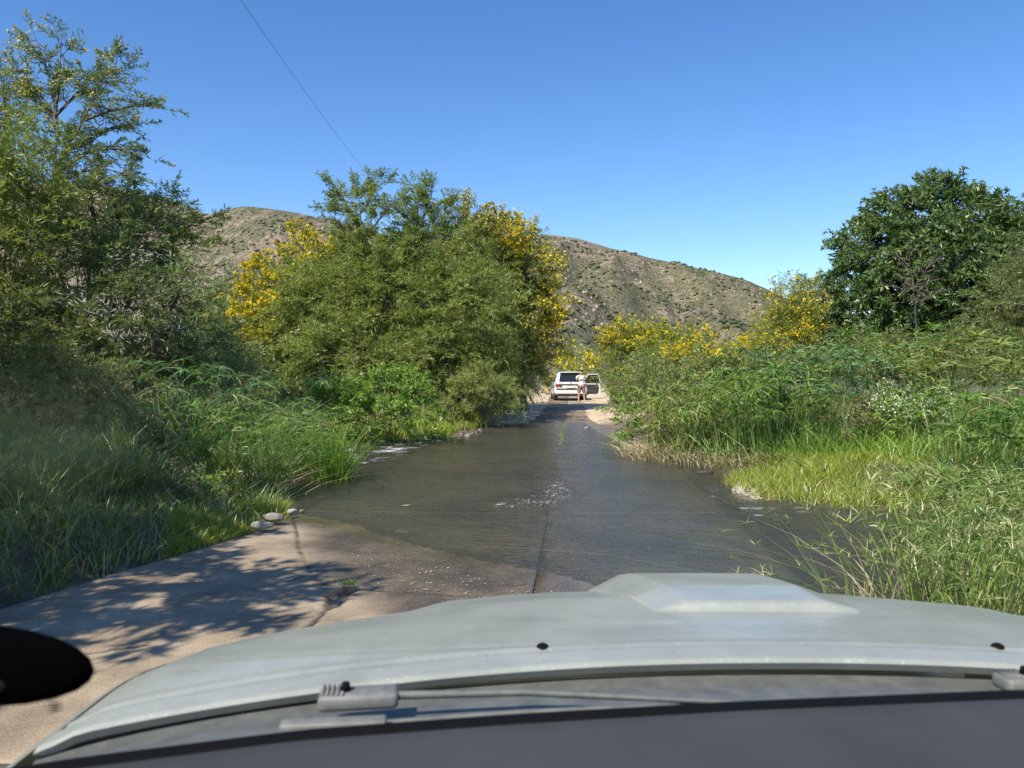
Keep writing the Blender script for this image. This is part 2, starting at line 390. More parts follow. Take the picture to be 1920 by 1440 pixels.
b = NB('stream water'); b.n.remove(b.p)
g = b.new('ShaderNodeNewGeometry')
mp = b.new('ShaderNodeMapping'); mp.inputs['Scale'].default_value = (1.0, 1.9, 1); b.link(g.outputs['Position'], mp.inputs['Vector'])
h1 = b.noise(5.5, 4, .55, vec=mp.outputs[0], dist=.6); h2 = b.noise(22, 3, .5, vec=mp.outputs[0], dist=.4)
bm_ = b.new('ShaderNodeBump'); bm_.inputs['Strength'].default_value = .9; bm_.inputs['Distance'].default_value = .035
b.link(b.mix(.10, h1, h2), bm_.inputs['Height'])
fr = b.new('ShaderNodeFresnel'); fr.inputs['IOR'].default_value = 1.33; b.link(bm_.outputs[0], fr.inputs['Normal'])
tr = b.new('ShaderNodeBsdfTransparent'); tr.inputs['Color'].default_value = (.84, .83, .77, 1)
gl = b.new('ShaderNodeBsdfGlossy'); gl.inputs['Roughness'].default_value = .16; b.link(bm_.outputs[0], gl.inputs['Normal'])
mx = b.new('ShaderNodeMixShader'); b.link(fr.outputs[0], mx.inputs[0]); b.link(tr.outputs[0], mx.inputs[1]); b.link(gl.outputs[0], mx.inputs[2])
grey_diffuse = b.new('ShaderNodeBsdfDiffuse'); grey_diffuse.inputs['Color'].default_value = (.25, .265, .26, 1); mxs = b.new('ShaderNodeMixShader'); mxs.inputs[0].default_value = .10  # even grey diffuse share that turns the water greyer
b.link(tr.outputs[0], mxs.inputs[1]); b.link(grey_diffuse.outputs[0], mxs.inputs[2]); b.link(mxs.outputs[0], mx.inputs[1])
fo = b.new('ShaderNodeBsdfDiffuse'); fo.inputs['Color'].default_value = (.8, .83, .85, 1)
mx2 = b.new('ShaderNodeMixShader'); b.link(b.math('MULTIPLY', b.attr('foam_sparkle'), b.ramp(b.noise(45, 3, .7), [(.42, (0, 0, 0)), (.62, (1, 1, 1))])), mx2.inputs[0])
b.link(mx.outputs[0], mx2.inputs[1]); b.link(fo.outputs[0], mx2.inputs[2]); b.link(mx2.outputs[0], b.out.inputs['Surface'])
used = np.unique(wf[keep]); remap = -np.ones(len(wx), int); remap[used] = np.arange(len(used))
mesh('water', np.stack([wx, wy, wz], -1)[used], remap[wf[keep]], b.m, smooth=True, attrs={'foam_sparkle': foam_sparkle[used]}, kind='structure')

# ------------------------------------------------------------------ hills with scrub
def hill(name, prof, Y0, Y1, Yb, seed, rough, mat, nx=380, ny=100, skirt=0):
    """ridge follows prof (photo px,py at distance Y1); slope runs from foot Y0 to ridge Y1 and down to Yb behind"""
    px = np.array([p[0] for p in prof], float); pz = np.array([AT(p[0], p[1], Y1)[2] for p in prof])
    az = np.linspace((px[0]-960)/1440, (px[-1]-960)/1440, nx)
    H = np.interp(az, (px-960)/1440, pz)
    H = np.convolve(np.pad(H, 4, 'edge'), np.ones(9)/9, 'valid')
    t = np.linspace(0, 1.35, ny)
    A, T = np.meshgrid(az, t); Hh = np.tile(H, (ny, 1))
    Yd = np.where(T <= 1, Y0+(Y1-Y0)*T, Y1+(Yb-Y1)*(T-1)/.35)
    X = A*Yd
    prof_t = np.where(T <= 1, .8*np.clip(T, 0, 1)**1.15+.2*np.sin(np.clip(T, 0, 1)*np.pi/2), 1-((T-1)/.35)**1.5)
    n = fbm(X/70, Yd/55, seed, 5); gully = np.abs(fbm(X/38, Yd/120, seed+9, 4))
    n3 = fbm(X/11, Yd/11, seed+20, 4)
    Z = Hh*prof_t + rough*(n*16 - gully*34)*np.sin(np.clip(T, 0, 1)*np.pi)**.8 + rough*n3*2.4*(.2+.8*np.sin(np.clip(T, 0, 1)*np.pi))
    Z = np.where(T == 0, -1, Z)
    i = np.arange(ny-1)[:, None]*nx; j = np.arange(nx-1)[None]
    F = np.stack([i+j, i+j+1, i+nx+j+1, i+nx+j], -1).reshape(-1, 4)
    V = np.stack([X.ravel(), Yd.ravel(), Z.ravel()], -1)
    mesh(name, V, F, mat, smooth=False, kind='structure')
    return X, Yd, Z
b = NB('hill rock and scrub')
n1 = b.noise(.012, 5, .6); n2 = b.noise(.13, 6, .75); n3 = b.noise(.75, 5, .8)
rock = b.ramp(n3, [(.38, (.13, .105, .08)), (.5, (.25, .205, .155)), (.62, (.41, .34, .265))])
veg = b.ramp(n3, [(.38, (.07, .08, .045)), (.5, (.14, .14, .085)), (.62, (.25, .22, .15))])
mask = b.ramp(b.math('ADD', b.math('MULTIPLY', n2, .65), b.math('MULTIPLY', n1, .5)), [(.57, (0, 0, 0)), (.63, (1, 1, 1))])
b.setp(Base_Color=b.mix(mask, veg, rock), Roughness=.95); b.bump(b.mix(.5, n2, n3), .9, 2.5)
b.p.inputs['Specular IOR Level'].default_value = .1
M['hill'] = b.m
profR = [(560, 470), (700, 452), (860, 440), (980, 438), (1040, 440), (1100, 450), (1150, 466), (1200, 478), (1280, 497), (1340, 509), (1390, 520), (1430, 538), (1455, 551), (1500, 575), (1560, 600), (1640, 628), (1760, 655), (2000, 668), (2400, 675)]
profL = [(-600, 560), (-200, 520), (0, 495), (200, 470), (300, 440), (345, 420), (390, 403), (440, 389), (475, 384), (500, 389), (560, 398), (620, 410), (700, 430), (800, 480), (900, 540), (1000, 610), (1090, 670), (1200, 690)]
profF = [(-400, 330), (-100, 352), (100, 340), (200, 345), (300, 368), (340, 380), (390, 399), (460, 440), (600, 520), (800, 600)]
XR, YR, ZR = hill('hill', profR, 150, 430, 700, 11, 1.0, M['hill'])
XL, YL, ZL = hill('hill', profL, 130, 330, 520, 47, .8, M['hill'])
XF, YF, ZF = hill('mountain', profF, 700, 1900, 2800, 71, 2.2, M['hill'], 200, 60)
def ico():
    bm = bmesh.new(); bmesh.ops.create_icosphere(bm, subdivisions=1, radius=1); V = np.array([v.co[:] for v in bm.verts]); F = np.array([[v.index for v in f.verts] for f in bm.faces]); bm.free(); return V, F
IV, IF = ico()
OV = np.array([[1, 0, 0], [0, 1, 0], [-1, 0, 0], [0, -1, 0], [0, 0, 1.0], [0, 0, -.6]]); OF = np.array([[0, 1, 4], [1, 2, 4], [2, 3, 4], [3, 0, 4], [1, 0, 5], [2, 1, 5], [3, 2, 5], [0, 3, 5]])
def scrub(X, Y, Z, n, seed, smin, smax):
    rng = np.random.default_rng(seed); ny, nx = X.shape
    r = rng.random((n*4, 2)); i = (r[:, 0]*(ny-12)*.78).astype(int)+2; j = (r[:, 1]*(nx-2)).astype(int)
    fi = rng.random(len(i)); P = np.stack([X[i, j]*(1-fi)+X[i, j+1]*fi, Y[i, j], Z[i, j]*(1-fi)+Z[i, j+1]*fi], -1)
    clump = fbm(P[:, 0]/26, P[:, 1]/26, seed, 3); k = clump+rng.normal(0, .3, len(clump)) > -.12; P = P[k][:n]
    px = P[:, 0]/P[:, 1]*1440+960; P = P[(px > -150) & (px < 2100)]
    s = smin+(smax-smin)*rng.random(len(P))**2.5
    a = rng.random(len(P))*6.28; ca, sa = np.cos(a)[:, None], np.sin(a)[:, None]; Vv = OV[None]*(.6+.8*rng.random((len(P), 6, 1)))
    V = np.stack([Vv[..., 0]*ca-Vv[..., 1]*sa, Vv[..., 0]*sa+Vv[..., 1]*ca, Vv[..., 2]*.8], -1)*s[:, None, None]; V = V+P[:, None]+np.array([0, 0, .3])*s[:, None, None]
    F = OF[None]+(np.arange(len(P))*6)[:, None, None]
    return V.reshape(-1, 3), F.reshape(-1, 3)
V, F = merge([scrub(XR, YR, ZR, 17000, 5, .3, 1.25), scrub(XL, YL, ZL, 12000, 6, .22, .95)])
mesh('scrub', V, F, M['scrub'], kind='stuff')
rng0 = np.random.default_rng(3)
def rocks(X, Y, Z, n, seed):
    rng = np.random.default_rng(seed); ny, nx = X.shape
    i = (rng.random(n*4)*(ny-12)*.72).astype(int)+4; j = (rng.random(n*4)*(nx-2)).astype(int)
    P = np.stack([X[i, j], Y[i, j], Z[i, j]], -1); c = fbm(P[:, 0]/30, P[:, 1]/45, seed, 3); P = P[c > .12][:n]
    s = .2+.55*rng.random(len(P))**2
    V = IV[None]*(.6+.8*rng.random((len(P), len(IV), 1)))*s[:, None, None]*np.array([1, 1, 1.1])+P[:, None]
    return V.reshape(-1, 3), (IF[None]+(np.arange(len(P))*len(IV))[:, None, None]).reshape(-1, 3)
b = NB('outcrop rock'); b.setp(Base_Color=b.ramp(b.noise(.5, 4), [(.3, (.24, .19, .14)), (.7, (.42, .345, .26))]), Roughness=.95)
V, F = merge([rocks(XR, YR, ZR, 1800, 15), rocks(XL, YL, ZL, 1500, 16)])
mesh('outcrop_rocks', V, F, b.m, kind='stuff')

# ------------------------------------------------------------------ plants: generators (all quads)
def leaves_at(rng, pos, d, ll, lw, jit=.9):
    n = len(pos); ld = unit(d*.6 + unit(rng.normal(0, 1, (n, 3)))*jit)
    wv = unit(np.cross(ld, rng.normal(0, 1.0, (n, 3))+np.array([-.25, -.25, 1.0])))
    s = (.7+.6*rng.random((n, 1))); a = ld*ll*s; ww = wv*lw*.5*s
    V = np.stack([pos-ww, pos+ww, pos+a], 1).reshape(-1, 3)
    return V, np.arange(n*3).reshape(-1, 3)
def rib(p0, p1, wd, rng):
    n = len(p0); wv = unit(np.cross(p1-p0, unit(rng.normal(0, 1, (n, 3)))))*np.reshape(wd, (-1, 1))*.5
    return np.stack([p0-wv, p0+wv, p1+wv*.35, p1-wv*.35], 1).reshape(-1, 3), np.arange(n*4).reshape(-1, 4)
def sprays(rng, P, D, L, Mt=10, K=10, ll=.06, lw=.022, droop=.15, ang=50, side=.45, jit=.5, twig=.006, flat=.6, down=0.0):
    """returns (leaf block, twig block, tips)"""
    N = len(P); D = unit(D); L = np.asarray(L).reshape(N, 1, 1)
    up = np.tile([0, 0, 1.0], (N, 1)) + rng.normal(0, 1-flat, (N, 3)); S = unit(np.cross(D, up)); Nn = np.cross(S, D)
    t = ((np.arange(Mt)[None]+rng.random((N, Mt)))/Mt*.92+.08)[..., None]
    sg = np.where(np.arange(Mt) % 2 == 0, 1.0, -1.0)[None, :, None]
    node = P[:, None]+D[:, None]*L*t - np.array([0, 0, 1.0])*droop*L*t**2
    a = R(ang)*(.7+.6*rng.random((N, Mt, 1)))
    td = unit(D[:, None]*np.cos(a)+S[:, None]*sg*np.sin(a)+Nn[:, None]*rng.normal(0, .35, (N, Mt, 1)))
    tl = L*side*(1-.62*t)*(.6+.8*rng.random((N, Mt, 1)))
    s = ((np.arange(K)[None, None]+rng.random((N, Mt, K)))/K)[..., None]
    lp = node[:, :, None]+td[:, :, None]*tl[:, :, None]*s - np.array([0, 0, 1.0])*droop*tl[:, :, None]*s**2
    dd = np.broadcast_to(td[:, :, None], lp.shape).reshape(-1, 3).copy(); dd[:, 2] -= down
    leaf = leaves_at(rng, lp.reshape(-1, 3), dd, ll, lw, jit)
    end = P+D*L[:, 0]-np.array([0, 0, 1.0])*droop*L[:, 0]
    mid = P+D*L[:, 0]*.5-np.array([0, 0, 1.0])*droop*L[:, 0]*.25
    tw = [rib(P, mid, np.full(N, twig*2.2), rng), rib(mid, end, np.full(N, twig*1.3), rng)]
    tw.append(rib(node.reshape(-1, 3), (node+td*tl).reshape(-1, 3), np.full(N*Mt, twig*.8), rng))
    tips = (node+td*tl).reshape(-1, 3)
    return leaf, merge(tw), tips
def lobe_pts(rng, c, r, n, up=.35, inner=.45, out=.9):
    u = unit(rng.normal(0, 1, (n, 3))); rad = (inner+(1-inner)*rng.random((n, 1)))*.82
    P = np.asarray(c)+u*rad*np.asarray(r); D = unit(u*out+np.array([0, 0, up])+rng.normal(0, .35, (n, 3)))
    return P, D
def blossoms(rng, tips, n, size, zbias=0.0, mat='yellow', name='blossoms', parent=None, k=3):
    if zbias:
        z = tips[:, 2]; rk = np.argsort(np.argsort(z))/len(z); p = .03+sstep(zbias/100-.2, zbias/100+.35, rk)
    else: p = np.ones(len(tips))
    # clustered
    cl_ = .5+fbm(tips[:, 0]*1.1+tips[:, 1]*.7, tips[:, 2]*1.1, 90, 2); p = p*np.clip(cl_, .02, 1)**3
    idx = rng.choice(len(tips), min(n, len(tips)), replace=False, p=p/p.sum())
    pos = np.repeat(tips[idx], k, 0)+rng.normal(0, size*1.3, (len(idx)*k, 3))
    s = size*(.6+.7*rng.random((len(pos), 1)))
    o = []
    A = unit(rng.normal(0, 1, (len(pos), 3))); B = unit(np.cross(A, unit(rng.normal(0, 1, (len(pos), 3))))); Cc = np.cross(A, B)
    for u, v in ((A, B), (B, Cc)):
        o.append((np.stack([pos-u*s, pos-v*s, pos+u*s, pos+v*s], 1).reshape(-1, 3)*1.0, np.arange(len(pos)*4).reshape(-1, 4)))
    V, F = merge(o); return mesh(name, V, F, M[mat], parent)
YS = 1.0
def L_(px, py, rpx, rpy, Y, dy=None):
    c = AT(px, py, Y*YS); Y = Y*YS; return c, (rpx/1440*Y, (dy if dy else (rpx+rpy)/2/1440*Y), rpy/1440*Y)
TREES = []
def lobed_tree(name, label, cat, base, lobes, seed, mat='acacia', dens=26, L=.7, Mt=12, K=10, ll=.07, lw=.028, up=.35, droop=.15, trunk_r=.09, twig=.006,
               fl=0, fsize=.03, fmat='yellow', zb=0, group=None, nstem=1, side=.45, down=0.0, jit=.5, bark='bark', crown='crown', flat=.6, out=.9, inner=.45):
    ll, lw, L, fsize, dens = ll*YS, lw*YS, L*YS, fsize*YS**.5, dens/YS**2
    if mat.startswith('acacia'): lw *= .6; ll *= 1.08; dens *= 1.45
    rng = np.random.default_rng(seed); bx, by = base; bz = float(hz(bx, by)[0])
    root = thing(name, label, cat, (bx, by, bz), group)
    wood, lv, tips = [], [], []
    cs = [np.asarray(l[0]) for l in lobes]; top = np.mean(cs, 0)
    fork = np.array([bx, by, bz])*.6+top*.4; fork[2] = bz+(top[2]-bz)*.35
    for k in range(nstem):
        b0 = np.array([bx+rng.normal(0, .12*(nstem > 1)), by+rng.normal(0, .12*(nstem > 1)), bz-.15])
        wood.append(tube(bez(b0, fork+rng.normal(0, .15*(nstem > 1), 3), rng.normal(0, .12, 3), 8, rng, .02), np.linspace(trunk_r, trunk_r*.72, 8), 8))
    for c, r in lobes:
        c = np.asarray(c); vol = (r[0]*r[1]*r[2])**(2/3)
        n = max(6, int(dens*vol))
        P, D = lobe_pts(rng, c, r, n, up, inner, out); P[:, 2] = np.maximum(P[:, 2], hz(P[:, 0], P[:, 1])+.05)
        a, t, tp = sprays(rng, P, D, L*(.6+.8*rng.random(n)), Mt, K, ll, lw, droop, side=side, twig=twig, down=down, jit=jit, flat=flat)
        lv.append(a); wood.append(t); tips.append(tp)
        rr = trunk_r*.55
        pth = bez(fork, c, rng.normal(0, .12, 3)*np.linalg.norm(c-fork)*.5, 8, rng, .03); wood.append(tube(pth, np.linspace(rr, rr*.35, 8), 6))
        for q in range(min(9, n)):
            j = rng.integers(3, 8); wood.append(tube(bez(pth[j], P[q], rng.normal(0, .08, 3), 5, rng, .02), np.linspace(rr*.35, .006, 5), 4))
    mesh('trunk', *merge(wood), M[bark], root)
    mesh(crown, *merge(lv), M[mat], root, kind='stuff' if crown == 'twigs' else None)
    if fl: blossoms(rng, np.concatenate(tips), fl, fsize, zb, fmat, parent=root)
    TREES.append((name, sum(len(x[0])//4 for x in lv))); return root
def limb_tree(name, label, cat, limbs, seed, mat, every=.22, L=.6, Mt=9, K=9, ll=.05, lw=.02, droop=.05, fl=0, fsize=.02, fmat='yellow', zb=50, r0=.07, group=None,
              sub=1.0, twig=.005, flat=.8, extra=None, up=.15):
    """tree given by its limb polylines (lists of points); sub branches and sprays grow off them"""
    rng = np.random.default_rng(seed); b0 = limbs[0][0]
    root = thing(name, label, cat, (b0[0], b0[1], float(hz(b0[0], b0[1])[0])), group)
    wood, P, D, Ls = [], [], [], []
    for li, (pts) in enumerate(limbs):
        pts = np.array(pts, float); seg = np.linalg.norm(np.diff(pts, axis=0), axis=1); cum = np.r_[0, np.cumsum(seg)]; tot = cum[-1]
        n = max(8, int(tot/.2)); s = np.linspace(0, tot, n); pth = np.stack([np.interp(s, cum, pts[:, k]) for k in range(3)], -1)
        k3 = np.array([.25, .5, .25]); 
        for _ in range(3): pth[1:-1] = pth[:-2]*.25+pth[1:-1]*.5+pth[2:]*.25
        pth[1:-1] += rng.normal(0, .012, (n-2, 3)); rr = r0*(1 if li == 0 else .6)
        wood.append(tube(pth, np.maximum(np.linspace(rr, rr*.12, n), .006), 6))
        start = tot*(.42 if li == 0 else .18); q = start
        while q < tot:
            t = q/tot; p = np.array([np.interp(q, s, pth[:, k]) for k in range(3)]); d = unit(np.array([np.interp(min(q+.1, tot), s, pth[:, k]) for k in range(3)])-np.array([np.interp(q-.1, s, pth[:, k]) for k in range(3)]))
            side_ = unit(rng.normal(0, 1, 3)*np.array([1, 1, .45])); dd = unit(d*.55+side_*.9+np.array([0, 0, up])); bl = sub*(1.25-.9*t)*(.6+.6*rng.random())
            e = p+dd*bl; wood.append(tube(bez(p, e, [0, 0, -.04], 5, rng, .012), np.linspace(.014, .005, 5), 4))
            m = max(2, int(bl/.16))
            for w_ in range(m):
                f = .25+.75*(w_+rng.random())/m; P.append(p+(e-p)*f); D.append(unit(dd+rng.normal(0, .45, 3)*np.array([1, 1, .5]))); Ls.append(L*(1.15-.5*f)*(.6+.6*rng.random()))
            q += every*(.6+.8*rng.random())
        P.append(pth[-1]); D.append(unit(pth[-1]-pth[-3])); Ls.append(L*.8)
    P, D, Ls = np.array(P), np.array(D), np.array(Ls)
    if K > 5: K = int(K*1.5); lw *= .7
    a, t, tips = sprays(rng, P, D, Ls, Mt, K, ll, lw, droop, twig=twig, flat=flat)
    wood.append(t)
    mesh('trunk', *merge(wood), M['bark'], root); mesh('crown', *a, M[mat], root)
    if fl: blossoms(rng, tips, fl, fsize, zb, fmat, parent=root)
    TREES.append((name, len(a[0])//4)); return root
def blades(rng, B, h, wd, lean, segs=3, curve=2.0, drop=0.0):
    """ribbons; B (n,3), h (n,), wd scalar, lean (n,2) horizontal displacement per height"""
    n = len(B); t = np.linspace(0, 1, segs+1); h = np.asarray(h).reshape(-1, 1)
    L3 = np.concatenate([lean, np.zeros((n, 1))], 1)
    pos = B[:, None]+np.array([0, 0, 1.0])*(h*t-drop*h*t**3)[..., None]+L3[:, None]*(h*t**curve)[..., None]
    a = rng.random(n)*2*np.pi; wv = np.stack([np.cos(a), np.sin(a), np.zeros(n)], -1)
    wd = np.broadcast_to(np.asarray(wd, float), (n,)); ws_ = (1-t**2.2)*.96+.04
    off = wv[:, None]*(wd[:, None]*ws_*.5)[..., None]
    V = np.stack([pos-off, pos+off], 2).reshape(n, -1, 3)
    base = (np.arange(n)*(2*(segs+1)))[:, None, None]; s = np.arange(segs)[None, :, None]*2
    F = (base+s+np.array([0, 1, 3, 2])[None, None]).reshape(-1, 4)
    return (V.reshape(-1, 3), F), pos[:, -1]
def umbels(rng, T, nl, ln, wd, droop=.55, segs=3, elev=(.1, .9)):
    n = len(T); az = (np.arange(nl)[None]+rng.random((n, nl)))/nl*2*np.pi; el = elev[0]+(elev[1]-elev[0])*rng.random((n, nl))
    d = np.stack([np.cos(az)*np.cos(el), np.sin(az)*np.cos(el), np.sin(el)], -1); l = ln*(.65+.6*rng.random((n, nl, 1)))*(.7+.6*rng.random((n, 1, 1)))
    t = np.linspace(0, 1, segs+1)[None, None, :, None]
    pos = T[:, None, None]+d[:, :, None]*l[:, :, None]*t-np.array([0, 0, 1.0])*droop*l[:, :, None]*t**2
    wv = unit(np.cross(d, np.array([0, 0, 1.0])+rng.normal(0, .4, d.shape)))[:, :, None]
    off = wv*wd*.5*(1-t**1.8*.92)
    V = np.stack([pos-off, pos+off], 3).reshape(-1, 3); m = n*nl
    base = (np.arange(m)*(2*(segs+1)))[:, None, None]; s = np.arange(segs)[None, :, None]*2
    return V, (base+s+np.array([0, 1, 3, 2])[None, None]).reshape(-1, 4)
def in_poly(rng, poly, n, jit=0):
    poly = np.array(poly); lo, hi = poly.min(0), poly.max(0); out = np.zeros((0, 2))
    while len(out) < n:
        q = lo+(hi-lo)*rng.random((n*2, 2)); out = np.concatenate([out, q[sdist(q[:, 0], q[:, 1], poly) < 0]])
    return out[:n]
def on_ground(q): return np.stack([q[:, 0], q[:, 1], hz(q[:, 0], q[:, 1])-.02], -1)
def grass(name, poly, n, h, seed, mat, wd=.012, lean=.4, label=None, cat=None, group=None, clump=1.2, dryland=True, segs=3):
    rng = np.random.default_rng(seed); q = in_poly(rng, poly, n)
    if dryland:
        q = q[sdist(q[:, 0], q[:, 1], WATER)+rng.normal(0, .06, len(q)) > .03]
    q = q[_clear_road(q)]
    f = .6+.9*np.clip(.5+fbm(q[:, 0]*clump, q[:, 1]*clump, seed, 3)*1.2, 0, 1)
    B = on_ground(q); l = rng.normal(0, lean, (len(q), 2))+.15*np.stack([fbm(q[:, 0]*.8, q[:, 1]*.8, 3, 2), fbm(q[:, 0]*.8, q[:, 1]*.8, 4, 2)], -1)*2
    (V, F), _ = blades(rng, B, h*f*(.55+.7*rng.random(len(q))), wd, l, segs, 1.8, .12)
    o = mesh(name, V, F, M[mat], kind=None if label else 'stuff')
    if label: tag(o, label, cat, group)
    return o
def _clear_road(q):
    L, Rr = offs(q[:, 1]); o = q[:, 0]-xc(q[:, 1]); return (o < L) | (o > Rr)
def sedge(name, label, seed, spots, hgt, ns, rad, mat='reed', nl=14, ln=.26, wd=.012, stemw=.012, leanr=.25, group=None, low=60, lowh=.5, droop=.55, cat='sedge', segs=3, dead=0, elev=(.1, .9)):
    """umbrella sedge: stems topped by a radiating umbel of drooping blades"""
    rng = np.random.default_rng(seed); spots = np.array(spots)
    b0 = spots.mean(0); root = thing(name, label, cat, (b0[0], b0[1], float(hz(*b0)[0])), group)
    q = np.repeat(spots, ns, 0)+rng.normal(0, rad, (len(spots)*ns, 2)); B = on_ground(q)
    dirv = (q-np.repeat(spots, ns, 0))/max(rad, .01)*leanr*.7+rng.normal(0, leanr*.6, (len(q), 2))
    h = hgt*(.6+.55*rng.random(len(q)))
    (sv, sf), T = blades(rng, B, h, stemw, dirv, 3, 1.7, .06)
    mesh('stems', sv, sf, M[mat], root, kind='stuff')
    uv, uf = umbels(rng, T, nl, ln, wd, droop, segs, elev)
    mesh('leaves', uv, uf, M[mat], root, kind='stuff')
    if low:
        q2 = np.repeat(spots, low, 0)+rng.normal(0, rad*1.15, (len(spots)*low, 2)); B2 = on_ground(q2)
        (lv, lf), _ = blades(rng, B2, lowh*(.5+.8*rng.random(len(q2))), wd, rng.normal(0, .55, (len(q2), 2)), 3, 1.6, .35)
        mesh('basal_foliage', lv, lf, M[mat if rng.random() < .5 else 'straw'] if dead else M[mat], root, kind='stuff')
    TREES.append((name, (len(sf)+len(uf)))); return root
def bladed(name, label, seed, spots, hgt, n, rad, mat, wd=.014, leanr=.35, group=None, cat='reed clump', drop=.15, seeds=0):
    rng = np.random.default_rng(seed); spots = np.array(spots); b0 = spots.mean(0)
    root = thing(name, label, cat, (b0[0], b0[1], float(hz(*b0)[0])), group)
    q = np.repeat(spots, n, 0)+rng.normal(0, rad, (len(spots)*n, 2)); B = on_ground(q)
    d = (q-np.repeat(spots, n, 0))/max(rad, .01)*leanr*.5+rng.normal(0, leanr*.7, (len(q), 2))
    (V, F), T = blades(rng, B, hgt*(.45+.65*rng.random(len(q))), wd*(.6+.8*rng.random(len(q))), d, 4, 2.0, drop)
    mesh('blades', V, F, M[mat], root, kind='stuff')
    TREES.append((name, len(F))); return root
AT0 = AT
def ATS(px, py, Y): return AT0(px, py, Y*YS)
def XY(px, py, Y): p = AT0(px, py, Y*YS); return (p[0], p[1])
YS = 1.24
# --- centre: the large acacia thicket left of the road
lobed_tree('acacia_tree', 'largest bushy green acacia in the middle, left of the road behind the bright green shrub', 'tree', XY(740, 740, 22.3),
    [L_(620, 590, 105, 95, 22), L_(745, 560, 115, 105, 21.6), L_(870, 590, 105, 100, 21), L_(690, 500, 95, 60, 23), L_(815, 480, 95, 70, 22.6), L_(565, 640, 75, 68, 21.8),
     L_(660, 665, 110, 65, 20.6), L_(800, 665, 100, 60, 20.6), L_(885, 665, 55, 50, 21.0), L_(895, 530, 50, 62, 22.6), L_(585, 545, 50, 55, 22.8), L_(520, 700, 45, 32, 21.5), L_(590, 715, 70, 30, 21.5), L_(700, 710, 70, 35, 22), L_(830, 715, 80, 35, 22), L_(930, 700, 50, 40, 22)],
    101, 'acacia', 92.6, .85, 12, 10, 0.0978, 0.0344, up=.22, droop=.28, trunk_r=.14, nstem=3, side=.38, inner=.5)
limb_tree('acacia_tree', 'tall slender acacia with bare stem and airy rounded top poking above the central thicket', 'tree',
    [[ATS(735, 740, 21), ATS(700, 620, 21), ATS(688, 520, 21), ATS(678, 430, 21), ATS(672, 350, 21)], [ATS(684, 480, 21), ATS(650, 430, 21.1), ATS(610, 395, 21.2)], [ATS(682, 460, 21), ATS(715, 400, 21), ATS(750, 370, 21)],
     [ATS(679, 430, 21), ATS(640, 370, 21.2), ATS(625, 350, 21)], [ATS(676, 400, 21), ATS(705, 350, 21.3), ATS(722, 340, 21.3)], [ATS(690, 520, 21), ATS(740, 470, 21), ATS(770, 440, 21.2)]],
    102, 'acacia', .10, .6, 10, 10, .075, .026, .06, r0=.055, sub=.75, twig=.004, up=.3)
limb_tree('acacia_tree', 'second slender acacia top, right of the tallest one above the central thicket', 'tree',
    [[ATS(800, 740, 22), ATS(800, 560, 22), ATS(795, 460, 22), ATS(780, 380, 22), ATS(775, 345, 22)], [ATS(797, 470, 22), ATS(830, 410, 22), ATS(850, 375, 22)], [ATS(793, 450, 22), ATS(765, 410, 22), ATS(752, 390, 22)], [ATS(790, 420, 22), ATS(810, 370, 22), ATS(812, 350, 22)]],
    103, 'acacia', .10, .6, 10, 10, .075, .026, .06, r0=.05, sub=.7, twig=.004, up=.3)
limb_tree('acacia_tree', 'dark spiky acacia top with pale blossom tips right of the slender ones', 'tree',
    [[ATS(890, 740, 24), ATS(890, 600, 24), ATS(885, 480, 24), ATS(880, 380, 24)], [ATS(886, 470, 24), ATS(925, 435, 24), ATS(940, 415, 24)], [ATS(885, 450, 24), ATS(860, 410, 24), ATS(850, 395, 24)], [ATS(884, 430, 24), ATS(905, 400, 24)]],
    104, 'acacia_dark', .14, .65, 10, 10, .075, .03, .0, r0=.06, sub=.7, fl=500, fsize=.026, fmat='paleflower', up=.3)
lobed_tree('flowering_acacia', 'yellow flowering acacia on the left flank of the central green thicket', 'tree', XY(490, 720, 24.5),
    [L_(470, 575, 40, 42, 22.2), L_(515, 520, 48, 40, 22.4), L_(447, 630, 30, 45, 22), L_(580, 478, 50, 26, 22.8), L_(500, 630, 42, 55, 22.0)],
    105, 'acacia', 84.5, .6, 10, 9, 0.092, 0.0354, fl=1900, fsize=.045, trunk_r=.09, zb=20)
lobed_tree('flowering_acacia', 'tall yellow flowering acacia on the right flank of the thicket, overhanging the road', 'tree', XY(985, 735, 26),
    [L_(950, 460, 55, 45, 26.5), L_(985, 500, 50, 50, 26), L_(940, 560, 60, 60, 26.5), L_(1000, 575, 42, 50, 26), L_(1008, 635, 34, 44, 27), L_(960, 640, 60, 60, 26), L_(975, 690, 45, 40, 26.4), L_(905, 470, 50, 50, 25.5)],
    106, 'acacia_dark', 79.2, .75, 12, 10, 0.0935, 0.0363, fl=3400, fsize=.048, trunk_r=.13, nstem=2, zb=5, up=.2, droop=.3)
lobed_tree('acacia_tree', 'dark low acacia at the left road edge just before the parked car', 'tree', XY(1000, 745, 31),
    [L_(990, 700, 35, 30, 31), L_(965, 715, 30, 25, 30)], 107, 'acacia_dark', 83.2, .7, 10, 9, 0.09, 0.03, trunk_r=.06, down=.2)
lobed_tree('shrub', 'pale green feathery shrub beyond the reeds, left of the yellow blossoms', 'shrub', XY(400, 720, 27),
    [L_(400, 610, 60, 50, 27), L_(450, 545, 30, 30, 29), L_(370, 640, 50, 60, 26)], 108, 'acacia_blue', 85.5, .7, 10, 9, 0.108, 0.036, trunk_r=.06)
YS = 1.0
